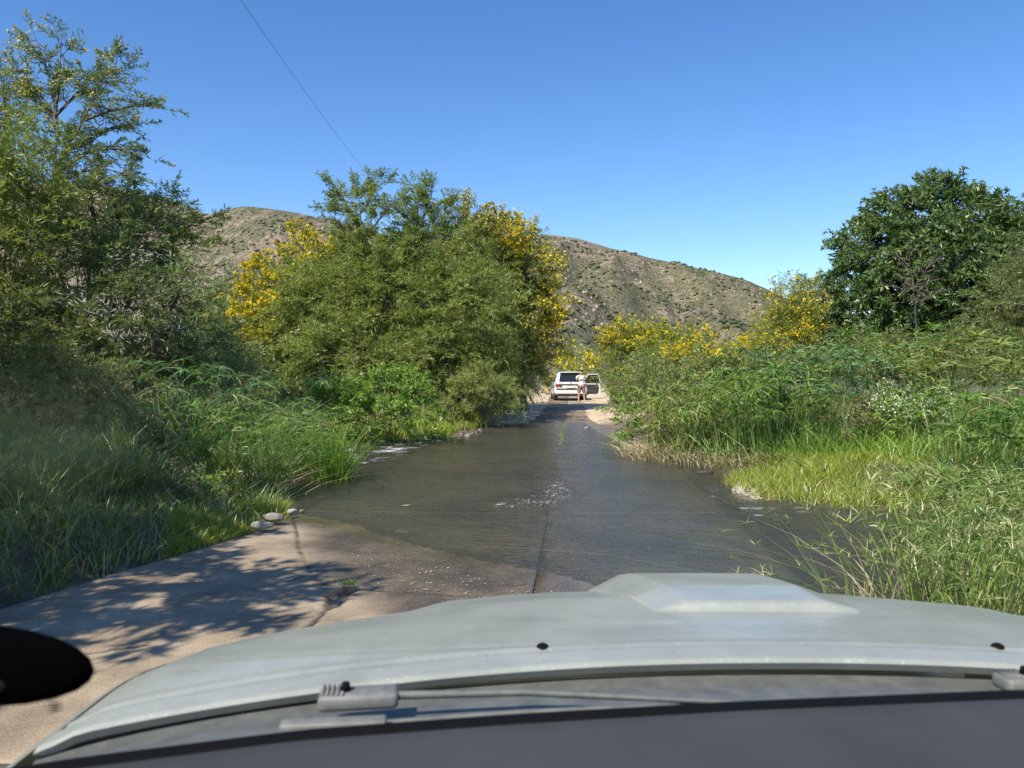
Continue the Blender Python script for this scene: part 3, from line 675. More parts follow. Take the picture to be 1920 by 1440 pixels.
# --- trees beyond the car
for i, (px, py, rx, ry, Y, fl, lab) in enumerate([(1075, 672, 22, 32, 62, 120, 'yellow tinged tree directly above the parked car roof'), (1050, 700, 18, 28, 56, 40, 'dark roadside tree touching the left side of the parked car'),
        (1098, 690, 26, 22, 58, 60, 'low tree seen behind the open car door')]):
    lobed_tree('roadside_tree', lab, 'tree', XY(px, 745, Y), [L_(px, py, rx, ry, Y), L_(px-10, py+22, rx*.9, ry*.7, Y+1)], 120+i, 'acacia_dark' if i == 1 else 'acacia', 22, 1.0, 9, 8, .14, .06, fl=fl, fsize=.10, trunk_r=.1)
# --- right of the road, far
lobed_tree('flowering_acacia', 'rounded acacia with yellow top standing right of the car door', 'tree', XY(1165, 750, 40),
    [L_(1180, 650, 55, 42, 40), L_(1176, 690, 36, 42, 39.5), L_(1215, 665, 40, 40, 41), L_(1178, 730, 32, 28, 38.5)], 130, 'acacia', 67.2, .9, 10, 9, 0.12, 0.045, fl=440, fsize=0.056, trunk_r=.12, zb=65)
lobed_tree('acacia_tree', 'green acacia between the rounded flowering one and the bare twigged one', 'tree', XY(1240, 740, 38),
    [L_(1250, 650, 45, 35, 38), L_(1285, 665, 45, 40, 38), L_(1230, 690, 40, 35, 37)], 131, 'acacia', 67.2, .9, 10, 9, 0.12, 0.045, fl=140, fsize=0.056, trunk_r=.1, zb=70)
lobed_tree('flowering_acacia', 'low spreading acacia with scattered yellow blossom above the middle of the right reed bank', 'tree', XY(1330, 740, 33),
    [L_(1330, 665, 55, 28, 33), L_(1400, 670, 50, 30, 33), L_(1290, 690, 50, 30, 32), L_(1370, 695, 60, 30, 31)], 132, 'acacia', 50.7, .9, 10, 9, 0.1, 0.035, fl=525, fsize=0.047, trunk_r=.09, zb=40, flat=.9)
lobed_tree('flowering_acacia', 'dense yellow flowering acacia beside the big dark tree', 'tree', XY(1500, 730, 29),
    [L_(1500, 600, 55, 50, 29), L_(1540, 640, 60, 60, 28.5), L_(1460, 640, 40, 45, 29), L_(1530, 560, 40, 35, 29.5), L_(1480, 565, 22, 30, 29.5), L_(1440, 665, 45, 25, 28)],
    133, 'acacia', 82.3, .8, 11, 10, 0.09, 0.034, fl=1485, fsize=0.043, trunk_r=.12, zb=25)
lobed_tree('bluegum_sapling', 'small blue green sapling in front of the rounded acacia', 'sapling', XY(1215, 740, 33), [L_(1210, 690, 22, 26, 33)], 134, 'acacia_blue', 45, .6, 9, 8, .16, .05, down=.6, trunk_r=.04)
# --- big dark broadleaf tree
lobed_tree('broadleaf_tree', 'big dense dark green broadleaf tree rising on the right side', 'tree', XY(1745, 740, 25),
    [L_(1760, 395, 75, 60, 25), L_(1690, 420, 75, 60, 25.3), L_(1830, 420, 65, 60, 25), L_(1640, 470, 70, 60, 25), L_(1760, 475, 95, 70, 23.8), L_(1870, 470, 70, 65, 25), L_(1610, 530, 60, 50, 25),
     L_(1690, 550, 80, 60, 23.8), L_(1800, 560, 90, 60, 24), L_(1890, 540, 60, 60, 25), L_(1630, 610, 70, 55, 24.6), L_(1730, 625, 90, 50, 24.2), L_(1840, 630, 80, 50, 25), L_(1590, 660, 40, 30, 25), L_(1900, 430, 40, 40, 26)],
    140, 'broad', 95.2, .62, 9, 8, .135, .058, up=.3, droop=.2, trunk_r=.3, nstem=2, down=.5, side=.5, jit=.6, twig=.01, inner=.6)
limb_tree('dead_branch', 'bare grey dead branches showing inside the big dark tree', 'dead branches',
    [[AT(1720, 640, 22.6), AT(1715, 560, 22.4), AT(1705, 480, 22.4)], [AT(1716, 560, 22.4), AT(1680, 535, 22.2)], [AT(1715, 540, 22.4), AT(1740, 500, 22.2)], [AT(1715, 570, 22.4), AT(1760, 545, 22.2)]],
    141, 'deadwood', .12, .4, 5, 2, .05, .008, .0, r0=.03, sub=.5, twig=.016)
lobed_tree('acacia_tree', 'feathery acacia cut by the right picture edge in front of the big dark tree', 'tree', XY(1925, 740, 19),
    [L_(1900, 570, 45, 50, 19), L_(1930, 520, 50, 60, 19.5), L_(1880, 640, 55, 40, 19), L_(1820, 655, 50, 25, 19), L_(1960, 600, 60, 90, 19)], 142, 'acacia_dark', 94.1, .7, 12, 10, 0.0825, 0.0286, trunk_r=.1, flat=.9)
lobed_tree('shrub', 'dark undergrowth shrub beneath the big tree behind the tall weeds', 'shrub', XY(1680, 740, 21), [L_(1640, 665, 70, 25, 21.5), L_(1750, 660, 70, 25, 21), L_(1590, 680, 50, 25, 21)], 143, 'acacia_dark', 71.4, .6, 10, 9, 0.088, 0.033, trunk_r=.05)

YS = 1.27
# --- left side
YL1 = 11.5
limb_tree('flowering_acacia', 'tall open acacia with forked bare stems and yellow tipped branches against the sky, upper left', 'tree',
    [[ATS(70, 900, YL1), ATS(85, 600, YL1), ATS(95, 400, YL1), ATS(102, 310, YL1), ATS(107, 210, YL1), ATS(90, 130, YL1), ATS(62, 60, YL1)],
     [ATS(106, 215, YL1), ATS(130, 190, YL1+.1), ATS(170, 150, YL1+.3), ATS(205, 100, YL1+.4)],
     [ATS(97, 320, YL1), ATS(130, 270, YL1), ATS(165, 215, YL1-.1), ATS(180, 160, YL1-.2), ATS(235, 120, YL1-.3)],
     [ATS(160, 225, YL1-.1), ATS(210, 205, YL1-.1), ATS(262, 195, YL1-.1), ATS(312, 205, YL1-.1)],
     [ATS(100, 310, YL1), ATS(150, 265, YL1+.2), ATS(200, 235, YL1+.3), ATS(262, 232, YL1+.3)],
     [ATS(98, 330, YL1), ATS(160, 285, YL1), ATS(215, 272, YL1), ATS(285, 298, YL1)],
     [ATS(97, 350, YL1), ATS(150, 320, YL1-.2), ATS(200, 310, YL1-.2), ATS(245, 330, YL1-.2)],
     [ATS(100, 240, YL1), ATS(115, 150, YL1), ATS(115, 80, YL1)], [ATS(107, 230, YL1), ATS(75, 190, YL1), ATS(45, 150, YL1), ATS(30, 130, YL1)],
     [ATS(95, 380, YL1), ATS(140, 350, YL1), ATS(190, 360, YL1), ATS(235, 375, YL1)]],
    201, 'acacia_blue', .125, .5, 11, 10, .055, .019, .03, fl=300, fsize=.018, fmat='paleflower', zb=60, r0=.055, sub=.42, twig=.004, flat=.92)
lobed_tree('acacia_tree', 'yellowish green acacia at the left picture edge below the tall open one', 'tree', XY(-40, 900, 10),
    [L_(20, 300, 70, 65, 10), L_(60, 390, 85, 60, 10.2), L_(-60, 330, 90, 90, 10), L_(0, 240, 35, 40, 10.6), L_(20, 470, 90, 60, 10)], 202, 'acacia', 146.3, .55, 12, 10, 0.0624, 0.0248, trunk_r=.09, up=.25, fl=90, fsize=.015)
lobed_tree('acacia_tree', 'dark acacia crown at the far left edge against the sky', 'tree', XY(-60, 860, 14), [L_(-20, 190, 45, 60, 14), L_(-60, 260, 60, 70, 14), L_(5, 150, 20, 25, 14.2)], 203, 'acacia_dark', 117.6, .6, 11, 10, 0.072, 0.0264, trunk_r=.1)
lobed_tree('acacia_tree', 'spreading acacia on the left bank with dark stem rising through its crown', 'tree', XY(150, 880, 11.2),
    [L_(170, 420, 75, 55, 11.6), L_(260, 440, 75, 55, 12.2), L_(110, 500, 100, 60, 11), L_(220, 510, 90, 55, 11.4), L_(300, 440, 40, 35, 13), L_(170, 375, 40, 30, 12)],
    204, 'acacia_blue', 99, .6, 12, 10, 0.0696, 0.0276, trunk_r=.08, fl=60, fsize=.016)
limb_tree('acacia_tree', 'long leafy acacia branches reaching right over the hill view, left of the centre', 'tree',
    [[ATS(160, 880, 12.5), ATS(180, 700, 12.5), ATS(200, 540, 12.5), ATS(230, 470, 12.5)], [ATS(210, 520, 12.5), ATS(280, 470, 12.5), ATS(340, 435, 12.5), ATS(395, 405, 12.5)], [ATS(240, 480, 12.5), ATS(320, 460, 12.5), ATS(390, 455, 12.5)],
     [ATS(235, 470, 12.5), ATS(290, 400, 12.7), ATS(318, 355, 12.8)], [ATS(230, 480, 12.5), ATS(260, 400, 12.4), ATS(250, 340, 12.5)], [ATS(220, 500, 12.5), ATS(280, 500, 12.3), ATS(350, 500, 12.2)]],
    205, 'acacia', .14, .5, 11, 10, .06, .021, .03, fl=50, fsize=.02, zb=60, r0=.05, sub=.55, twig=.004, flat=.9)
lobed_tree('thorn_tree', 'thorn tree with long white thorns low on the left bank in front of the hill', 'tree', XY(230, 880, 10.6),
    [L_(200, 590, 80, 45, 10.4), L_(290, 570, 75, 45, 10.8), L_(350, 600, 55, 50, 11.6), L_(130, 640, 80, 45, 10.2), L_(340, 520, 45, 35, 11.4), L_(370, 650, 45, 40, 12), L_(270, 640, 75, 35, 11)],
    206, 'acacia_blue', 110, .5, 12, 10, 0.066, 0.0264, trunk_r=.06, flat=.9)
lobed_tree('shrub', 'shaded bush under the thorn tree on the left bank', 'shrub', XY(80, 860, 9.6),
    [L_(60, 640, 110, 55, 9.8), L_(-10, 560, 90, 70, 9.8), L_(150, 700, 110, 45, 10.4), L_(20, 720, 110, 50, 9.8), L_(280, 690, 70, 40, 11.4), L_(330, 720, 60, 35, 12), L_(-60, 640, 80, 90, 9)], 207, 'acacia_dark', 145.1, .55, 11, 9, 0.075, 0.033, trunk_r=.05)
lobed_tree('shrub', 'pale leafy bush between thorn tree and reeds on the left bank', 'shrub', XY(400, 790, 15),
    [L_(400, 640, 45, 50, 15.5), L_(430, 690, 45, 45, 15), L_(380, 700, 50, 40, 14), L_(470, 720, 40, 30, 16), L_(330, 690, 45, 25, 13)], 208, 'acacia_blue', 116.5, .55, 11, 9, 0.0825, 0.0308, trunk_r=.05)
# white thorns
rg = np.random.default_rng(55); tb = []
for c, r in [L_(200, 585, 70, 25, 9.6), L_(270, 480, 70, 20, 10.2), L_(330, 610, 40, 20, 10.6), L_(150, 560, 60, 30, 9.6), L_(230, 625, 50, 18, 9.8)]:
    P = np.asarray(c)+unit(rg.normal(0, 1, (75, 3)))*np.asarray(r)*rg.random((75, 1))**.5; d = unit(rg.normal(0, 1, (75, 3))*np.array([1, .6, 1]))
    tb.append(rib(P, P+d*(.06+.05*rg.random((75, 1))), np.full(75, .007), rg))
YS = 1.0
tt = [o for o in bpy.data.objects if o.name.startswith('thorn_tree')][0]
mesh('thorns', *merge(tb), M['thorn'], tt, kind='stuff')
# trees left of the car outside the frame: they cast the shade on the road
lobed_tree('shade_tree', 'acacia beside the road left of the vehicle, outside the view, shading the concrete', 'tree', (-7.2, 2.0),
    [(np.array([-5.9, .6, 4.2]), (1.3, 1.2, .7)), (np.array([-5.1, 2.2, 4.5]), (1.2, 1.1, .7)), (np.array([-6.5, 3.3, 4.4]), (1.5, 1.3, .8)), (np.array([-7.2, 1.6, 4.6]), (1.5, 1.4, .8)), (np.array([-6.1, 4.7, 4.3]), (1.1, 1.0, .6))],
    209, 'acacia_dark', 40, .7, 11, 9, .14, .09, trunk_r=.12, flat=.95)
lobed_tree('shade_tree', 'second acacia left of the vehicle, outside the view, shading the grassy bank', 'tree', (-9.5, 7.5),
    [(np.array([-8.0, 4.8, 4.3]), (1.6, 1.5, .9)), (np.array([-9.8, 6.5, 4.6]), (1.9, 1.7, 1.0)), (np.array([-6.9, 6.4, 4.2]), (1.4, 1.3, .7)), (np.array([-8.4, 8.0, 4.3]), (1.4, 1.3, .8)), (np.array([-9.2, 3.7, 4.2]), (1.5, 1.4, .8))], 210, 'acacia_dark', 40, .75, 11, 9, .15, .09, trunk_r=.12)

# --- bank plants, left and centre
lobed_tree('leafy_shrub', 'bright green leafy shrub on the far bank, left of the sandy road', 'shrub', XY(700, 790, 18.5),
    [L_(640, 745, 65, 45, 19), L_(720, 735, 70, 48, 19), L_(785, 755, 52, 42, 18.6), L_(700, 775, 80, 34, 18.3), L_(600, 765, 45, 36, 18.8)], 301, 'lush', 95, .38, 9, 8, .085, .034, up=.7, trunk_r=.03, jit=.7, side=.6)
lobed_tree('leafy_shrub', 'taller yellow green weed at the left end of the bright shrub', 'shrub', XY(570, 790, 19.5),
    [L_(575, 755, 45, 38, 19.6), L_(540, 760, 30, 30, 20), L_(620, 730, 50, 30, 20)], 302, 'weed', 80, .4, 9, 8, .09, .026, up=.9, trunk_r=.03)
lobed_tree('willowy_bush', 'pale green wispy rounded bush between the bright shrub and the sandy road', 'bush', XY(905, 782, 24.5), [L_(885, 735, 50, 42, 24.3), L_(930, 745, 50, 40, 24.6), L_(860, 755, 35, 35, 24), L_(955, 762, 30, 24, 24.8), L_(900, 710, 35, 28, 24.6)], 303, 'paleweed', 80, .6, 9, 8, .15, .018, up=.9, trunk_r=.03, droop=.25, inner=.3)
bladed('reed_clump', 'dark reeds under the acacia left of the wispy bush', 304, [XY(835, 760, 26.5), XY(860, 760, 27)], 1.4, 260, .35, 'reedblue', .035, .35)
bank = [XY(560, 822, 19), XY(760, 822, 17.5), XY(870, 812, 19), XY(900, 790, 24), XY(850, 770, 27), XY(640, 780, 26), XY(540, 795, 24)]
grass('bank_grass', [G(*p, 0)[:2] for p in [(620, 822), (740, 829), (880, 817), (905, 802), (900, 785), (620, 780)]], 13000, .34, 305, 'grass', .024, .5, segs=2)
grass('far_grass', [(-16, 20), (-3.2, 19), (-1, 26), (-4, 34), (-20, 40)], 9000, .6, 306, 'grass_dark', .03, .4)
bladed('reed_clump', 'tall bluish green reeds on the left bank, tips catching sun below the thorn tree', 310, [XY(330, 820, 12.6), XY(380, 830, 12.8), XY(420, 830, 13.2), XY(360, 800, 13.6)], 1.6, 380, .42, 'reedblue', .030, .45)
bladed('reed_clump', 'arching reeds on the left bank leaning towards the stream', 311, [XY(430, 850, 12.6), XY(470, 855, 12.9), XY(460, 830, 14), XY(500, 840, 14.2)], 1.1, 380, .30, 'reed', .024, .6)
bladed('reed_clump', 'low dry tinged reeds at the left waterside behind the two bright tufts', 312, [XY(450, 905, 11.3), XY(420, 890, 11.4), XY(510, 870, 13)], .75, 380, .26, 'grass_dark', .016, .5)
sedge('sedge_tuft', 'bright green sedge tuft standing alone in the water edge', 313, [XY(612, 893, 12.4), XY(628, 890, 12.5)], .9, 110, .13, 'lush', nl=4, ln=.12, wd=.012, stemw=.017, leanr=.4, low=150, lowh=.75, cat='sedge')
sedge('sedge_tuft', 'sedge tuft leaning over the muddy edge behind the stones', 314, [XY(505, 912, 11.0), XY(490, 905, 11.2)], 1.05, 85, .12, 'reed', nl=6, ln=.18, wd=.010, stemw=.012, leanr=.5, low=120, lowh=.8, cat='sedge')
sedge('sedge_tuft', 'umbrella sedge beside the reeds at the left stream edge', 315, [XY(450, 885, 11.8), XY(530, 878, 13)], 1.15, 60, .25, 'reed', nl=9, ln=.24, wd=.012, leanr=.45, low=100, lowh=.7)
bladed('dry_stalks', 'bent straw coloured dead stalks at the foot of the leaning sedge tuft', 316, [XY(470, 915, 10.7), XY(450, 900, 11)], .55, 110, .22, 'straw', .014, 1.2, cat='dry reeds')
lobed_tree('grey_shrub', 'small grey green shrub at the grass edge on the left bank', 'shrub', XY(330, 960, 8.6), [L_(335, 905, 45, 28, 8.7), L_(290, 915, 35, 25, 8.6), L_(375, 900, 20, 18, 8.8)], 317, 'acacia_blue', 150, .25, 9, 8, .035, .014, trunk_r=.02, twig=.004, up=.6)
lobed_tree('leafy_weed', 'broad leaved green weed among the left bank grasses', 'weed', XY(385, 850, 10), [L_(385, 845, 28, 32, 10), L_(360, 870, 22, 25, 9.8)], 318, 'lush', 130, .25, 8, 7, .06, .022, trunk_r=.015, up=.8)
for i, (px, py, Y, lab) in enumerate([(392, 948, 9.1, 'small upright leafy plant nearest the grey shrub'), (372, 950, 9.0, 'small leafy seedling left of the upright plant'), (432, 945, 9.3, 'yellowish leafy plant nearest the stones')]):
    lobed_tree('leafy_plant', lab, 'plant', XY(px, py, Y), [(AT(px, py-28, Y), (.10, .10, .16))], 330+i, 'lush' if i < 2 else 'weed', 900, .14, 6, 4, .06, .016, trunk_r=.008, up=1.2, twig=.004)
lobed_tree('brush_pile', 'tangle of dry brown twigs on the left bank below the reeds', 'brush', XY(310, 860, 10.4), [L_(300, 790, 40, 35, 10.4), L_(340, 820, 40, 35, 10.4), L_(320, 860, 45, 30, 10)], 319, 'straw', 70, .5, 8, 2, .05, .008, trunk_r=.015, twig=.008, crown='twigs')
LB = [XY(-300, 1180, 4.4), XY(0, 1150, 5.15), XY(200, 1085, 6.1), XY(330, 1040, 6.9), XY(420, 1005, 7.7), XY(520, 962, 8.9), XY(540, 925, 10.2), XY(500, 905, 11.2), XY(300, 860, 13.5), XY(-100, 850, 13.5), (-12, 8)]
grass('bank_grass', LB, 27000, .26, 320, 'grass_dark', .013, .6, clump=.8, segs=2)
grass('short_grass', [XY(300, 1046, 6.7), XY(420, 1010, 7.6), XY(540, 962, 8.95), XY(540, 930, 10), XY(430, 930, 9.9), XY(330, 965, 8.6)], 11000, .11, 321, 'grass', .007, .6, clump=2, segs=2)
grass('tall_grass', [XY(-200, 1080, 6), XY(40, 1020, 6.6), XY(270, 900, 8.4), XY(260, 830, 10), XY(-60, 830, 10.5)], 9000, .62, 322, 'grass_dark', .010, .45, clump=.7, segs=4)

# --- right bank
RB = lambda px, Y: XY(px, 800, Y)
lobed_tree('leafy_shrub', 'small dense green shrub at the sandy road edge on the right', 'shrub', RB(1180, 19.6), [L_(1180, 790, 28, 35, 19.6), L_(1205, 815, 28, 25, 18.6), L_(1165, 760, 20, 25, 21)], 401, 'lush', 110, .36, 9, 8, .075, .03, up=.5, trunk_r=.03)
lobed_tree('weed_thicket', 'pale feathery weeds topping the left end of the right reed bank', 'weeds', RB(1200, 22), [L_(1195, 735, 45, 42, 21), L_(1170, 755, 25, 35, 21.5), L_(1250, 720, 45, 40, 20.5)], 402, 'weed', 110.5, .5, 9, 8, .075, .02, up=1.0, trunk_r=.03)
lobed_tree('weed_thicket', 'tall leafy green weeds filling the middle of the right bank', 'weeds', RB(1330, 19), [L_(1310, 715, 50, 45, 19), L_(1370, 710, 50, 45, 19), L_(1430, 705, 50, 40, 19), L_(1270, 760, 50, 45, 18.5), L_(1330, 770, 50, 40, 18)], 403, 'weed', 90.0, .5, 9, 8, .11, .028, jit=.8, up=1.1, trunk_r=.03)
lobed_tree('weed_thicket', 'tall weeds below the big dark tree with upright leafy spires', 'weeds', RB(1650, 17.5), [L_(1560, 700, 50, 35, 18), L_(1640, 705, 50, 40, 17.5), L_(1720, 700, 60, 38, 17.5), L_(1800, 705, 60, 35, 17), L_(1890, 705, 60, 40, 16.5), L_(1500, 700, 50, 35, 18)], 404, 'weed', 90.0, .5, 9, 8, .11, .028, jit=.8, up=1.2, trunk_r=.03)
lobed_tree('reddish_weed', 'rusty brown seeded weed in front of the small dense shrub', 'weed', RB(1220, 17), [L_(1215, 800, 32, 26, 17), L_(1240, 815, 25, 20, 16.6)], 405, 'redweed', 110, .3, 9, 8, .05, .018, up=.8, trunk_r=.02)
lobed_tree('flowering_weed', 'leafy bush with white blossoms on the right bank', 'bush', RB(1665, 13), [L_(1650, 790, 45, 45, 13.2), L_(1700, 800, 50, 45, 13), L_(1740, 790, 40, 40, 13), L_(1670, 755, 50, 28, 13.6)], 406, 'lush', 102.0, .36, 9, 8, .06, .028, up=.6, trunk_r=.03, fl=420, fsize=.014, fmat='white', zb=45)
lobed_tree('reddish_weed', 'brown dried seed heads left of the white blossoming bush', 'weed', RB(1590, 12.8), [L_(1590, 795, 40, 30, 12.8)], 407, 'redweed', 110, .3, 9, 8, .045, .014, up=.9, trunk_r=.02)
sedge('umbrella_sedge', 'bright yellow green umbrella sedge clump overhanging the stream on the right', 410, [XY(1390, 860, 14.4), XY(1430, 862, 14.2), XY(1460, 862, 14), XY(1410, 850, 15)], 1.5, 44, .36, 'reed', nl=14, ln=.27, wd=.030, leanr=.2, low=60, lowh=.9, droop=.5, elev=(-.1, 1.1))
sedge('umbrella_sedge', 'darker umbrella sedge clump right of the bright overhanging one', 411, [XY(1520, 830, 15), XY(1560, 830, 15), XY(1540, 840, 14)], 1.75, 30, .36, 'reedblue', nl=15, ln=.28, wd=.030, leanr=.22, low=50, lowh=.9, droop=.6)
sedge('umbrella_sedge', 'umbrella sedges standing tallest below the left half of the big dark tree', 412, [XY(1640, 760, 17), XY(1690, 760, 17), XY(1740, 760, 17)], 2.2, 26, .5, 'reed', nl=14, ln=.32, wd=.034, leanr=.25, low=0, droop=.4)
sedge('umbrella_sedge', 'umbrella sedge clump behind the straw at the middle of the right bank', 413, [XY(1290, 850, 15.6), XY(1330, 855, 15.2), XY(1250, 850, 16.4)], 1.15, 36, .36, 'weed', nl=12, ln=.28, wd=.028, leanr=.25, low=70, lowh=.8, droop=.7)
sedge('umbrella_sedge', 'umbrella sedges at the right picture edge behind the near reeds', 414, [XY(1800, 880, 10.2), XY(1860, 880, 10), XY(1920, 880, 9.8), XY(1900, 870, 10.8)], 1.4, 32, .32, 'reed', nl=12, ln=.28, wd=.024, leanr=.2, low=70, lowh=.9, droop=.6)
sedge('umbrella_sedge', 'mixed sedge clump between white blossoming bush and right edge', 415, [XY(1790, 800, 12.5), XY(1850, 800, 12.6), XY(1930, 800, 12.6)], 1.8, 26, .42, 'weed', nl=13, ln=.32, wd=.028, leanr=.2, low=60, lowh=1.2, droop=.5)
bladed('dry_stalks', 'mat of dead straw coloured reeds drooping into the water on the right', 416, [XY(1270, 862, 15.0), XY(1310, 868, 14.6), XY(1350, 875, 14.2), XY(1400, 880, 13.9), XY(1440, 880, 13.7)], .5, 90, .28, 'straw', .016, 1.3, cat='dry reeds', drop=.5)
bladed('dry_stalks', 'pale dry stems below the middle weeds, left end of the straw mat', 417, [XY(1230, 850, 15.8), XY(1215, 846, 16.2)], .6, 300, .25, 'straw', .016, 1.0, cat='dry reeds', drop=.4)
rgb = np.random.default_rng(9)
def spires(name, lab, lst, seed, mat):
    for i, (px, top, bot, Y, lb) in enumerate(lst):
        base = AT(px, bot, Y); h = AT(px, top, Y)[2]-base[2]
        lobed_tree(name, lb, 'plant', (base[0], base[1]), [(np.array([base[0], base[1], base[2]+h*.72]), (.10, .10, h*.33))], seed+i, mat, 420, .16, 6, 5, .06, .016, up=1.4, trunk_r=.012, twig=.004)
spires('leafy_spire', '', [(1885, 640, 760, 15.5, 'leafy spire nearest the right edge above the reeds'), (1908, 642, 760, 15.5, 'leafy spire cut close by the right picture edge'), (1812, 645, 760, 16, 'leafy spire below the right side of the dark tree'),
    (1720, 645, 760, 16.5, 'leafy spire under the centre of the dark tree'), (1660, 650, 760, 16.5, 'leafy spire left of the tallest umbrella sedges'), (1437, 660, 760, 18.5, 'leafy spire in front of the yellow flowering acacia'), (1425, 655, 760, 19, 'thin leafy spire just left of the flowering acacia foot')], 430, 'weed')
RG = [G(*p, 0)[:2] for p in [(1345, 893), (1380, 915), (1425, 937), (1500, 947), (1600, 957), (1690, 962), (1860, 968), (2100, 985), (2100, 850), (1500, 845), (1400, 880)]]
grass('short_grass', RG, 27000, .17, 440, 'grass', .012, .6, clump=1.5, segs=2)
grass('bank_grass', [G(*p, 0)[:2] for p in [(1440, 880), (1700, 900), (2000, 900), (2000, 835), (1500, 838)]], 9000, .5, 441, 'lush', .014, .5)
grass('far_grass', [(3.4, 15.2), (6, 13.6), (9, 12), (16, 11), (20, 16), (14, 24), (5, 30), (4.4, 22)], 13000, .8, 442, 'weed', .03, .4)
# near right foreground sedges
rgf = np.random.default_rng(77)
F1 = [XY(1740, 1130, 5.6), XY(1790, 1120, 5.8), XY(1830, 1130, 5.5), XY(1900, 1130, 5.4), XY(1960, 1130, 5.3)]
sedge('umbrella_sedge', 'nearest tangled sedges with pale dry stems at the lower right behind the bonnet', 450, F1, .85, 80, .22, 'sedge_fg', nl=6, ln=.13, wd=.009, stemw=.013, leanr=.32, low=25, lowh=.5, droop=.3, elev=(.1, 1.35))
F2 = [XY(1810, 1030, 7.2), XY(1860, 1030, 7.0), XY(1930, 1020, 7.2), XY(1880, 1060, 6.6)]
sedge('umbrella_sedge', 'taller green sedges behind the nearest tangle at the right edge', 451, F2, 1.0, 55, .24, 'sedge_fg', nl=8, ln=.20, wd=.013, stemw=.012, leanr=.26, low=80, lowh=.7, droop=.45, elev=(0, 1.2))
sedge('umbrella_sedge', 'sedges with long pointed leaves left of the tall right ones, at the water', 452, [XY(1740, 1020, 7.2), XY(1790, 990, 7.8), XY(1890, 985, 8.0)], .85, 42, .16, 'sedge_fg', nl=7, ln=.18, wd=.012, stemw=.011, leanr=.25, low=40, lowh=.6, droop=.4, elev=(.1, 1.3))
sedge('umbrella_sedge', 'thin sedge stalks leaning left over the water by the bonnet scoop', 453, [XY(1640, 1150, 5.3), XY(1600, 1150, 5.4)], .62, 16, .12, 'sedge_fg', nl=7, ln=.10, wd=.006, stemw=.007, leanr=1.1, low=14, lowh=.35, droop=.3)
bladed('dry_stalks', 'long dry stems crossing in front of the lower right sedges', 454, [XY(1690, 1130, 5.6), XY(1740, 1130, 5.5), XY(1800, 1130, 5.5), XY(1900, 1130, 5.4)], .85, 26, .3, 'straw', .011, 1.1, cat='dry reeds', drop=.3)

lobed_tree('shrub', 'low dark undergrowth filling the gap beneath the central acacia', 'shrub', XY(650, 745, 27), [L_(600, 700, 110, 35, 28), L_(760, 700, 110, 35, 28), L_(880, 705, 70, 35, 29), L_(480, 705, 80, 35, 28)], 501, 'acacia_dark', 30, .9, 10, 9, .12, .045, trunk_r=.05)
lobed_tree('shrub', 'low undergrowth seen between left bank trees and central thicket', 'shrub', XY(250, 745, 24), [L_(200, 700, 120, 45, 24), L_(50, 690, 110, 55, 24), L_(350, 700, 90, 40, 25), L_(-120, 690, 110, 60, 24)], 502, 'acacia_dark', 30, .9, 10, 9, .12, .045, trunk_r=.05)

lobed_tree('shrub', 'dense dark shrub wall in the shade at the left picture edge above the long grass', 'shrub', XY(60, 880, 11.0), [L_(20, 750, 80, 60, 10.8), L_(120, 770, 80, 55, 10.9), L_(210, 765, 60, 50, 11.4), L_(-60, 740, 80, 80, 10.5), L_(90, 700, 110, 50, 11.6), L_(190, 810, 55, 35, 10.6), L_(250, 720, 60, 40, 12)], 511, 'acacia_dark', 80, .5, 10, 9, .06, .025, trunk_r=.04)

sedge('umbrella_sedge', 'broad leaved bluish umbrella sedges heading the left reed bank below the pale bush', 520, [XY(310, 800, 13), XY(350, 800, 13), XY(400, 805, 13.2), XY(440, 810, 13.6)], 1.75, 24, .4, 'reedblue', nl=13, ln=.38, wd=.032, leanr=.25, low=0, droop=.6)
sedge('umbrella_sedge', 'umbrella sedges with narrow heads leaning out over the left waterside', 521, [XY(470, 850, 12.6), XY(510, 850, 13), XY(540, 845, 13.8)], 1.15, 30, .3, 'reed', nl=11, ln=.26, wd=.016, leanr=.35, low=20, lowh=.7, droop=.5)

lobed_tree('shade_tree', 'third acacia further left, outside the view, darkening the left bank thicket', 'tree', (-11.5, 9.0),
    [(np.array([-12.2, 8.2, 5.0]), (2.1, 1.9, 1.1)), (np.array([-10.6, 9.0, 4.6]), (1.5, 1.3, .9)), (np.array([-13.0, 6.0, 4.6]), (1.8, 1.6, 1.0))], 211, 'acacia_dark', 40, .75, 11, 9, .16, .09, trunk_r=.12, flat=.95)
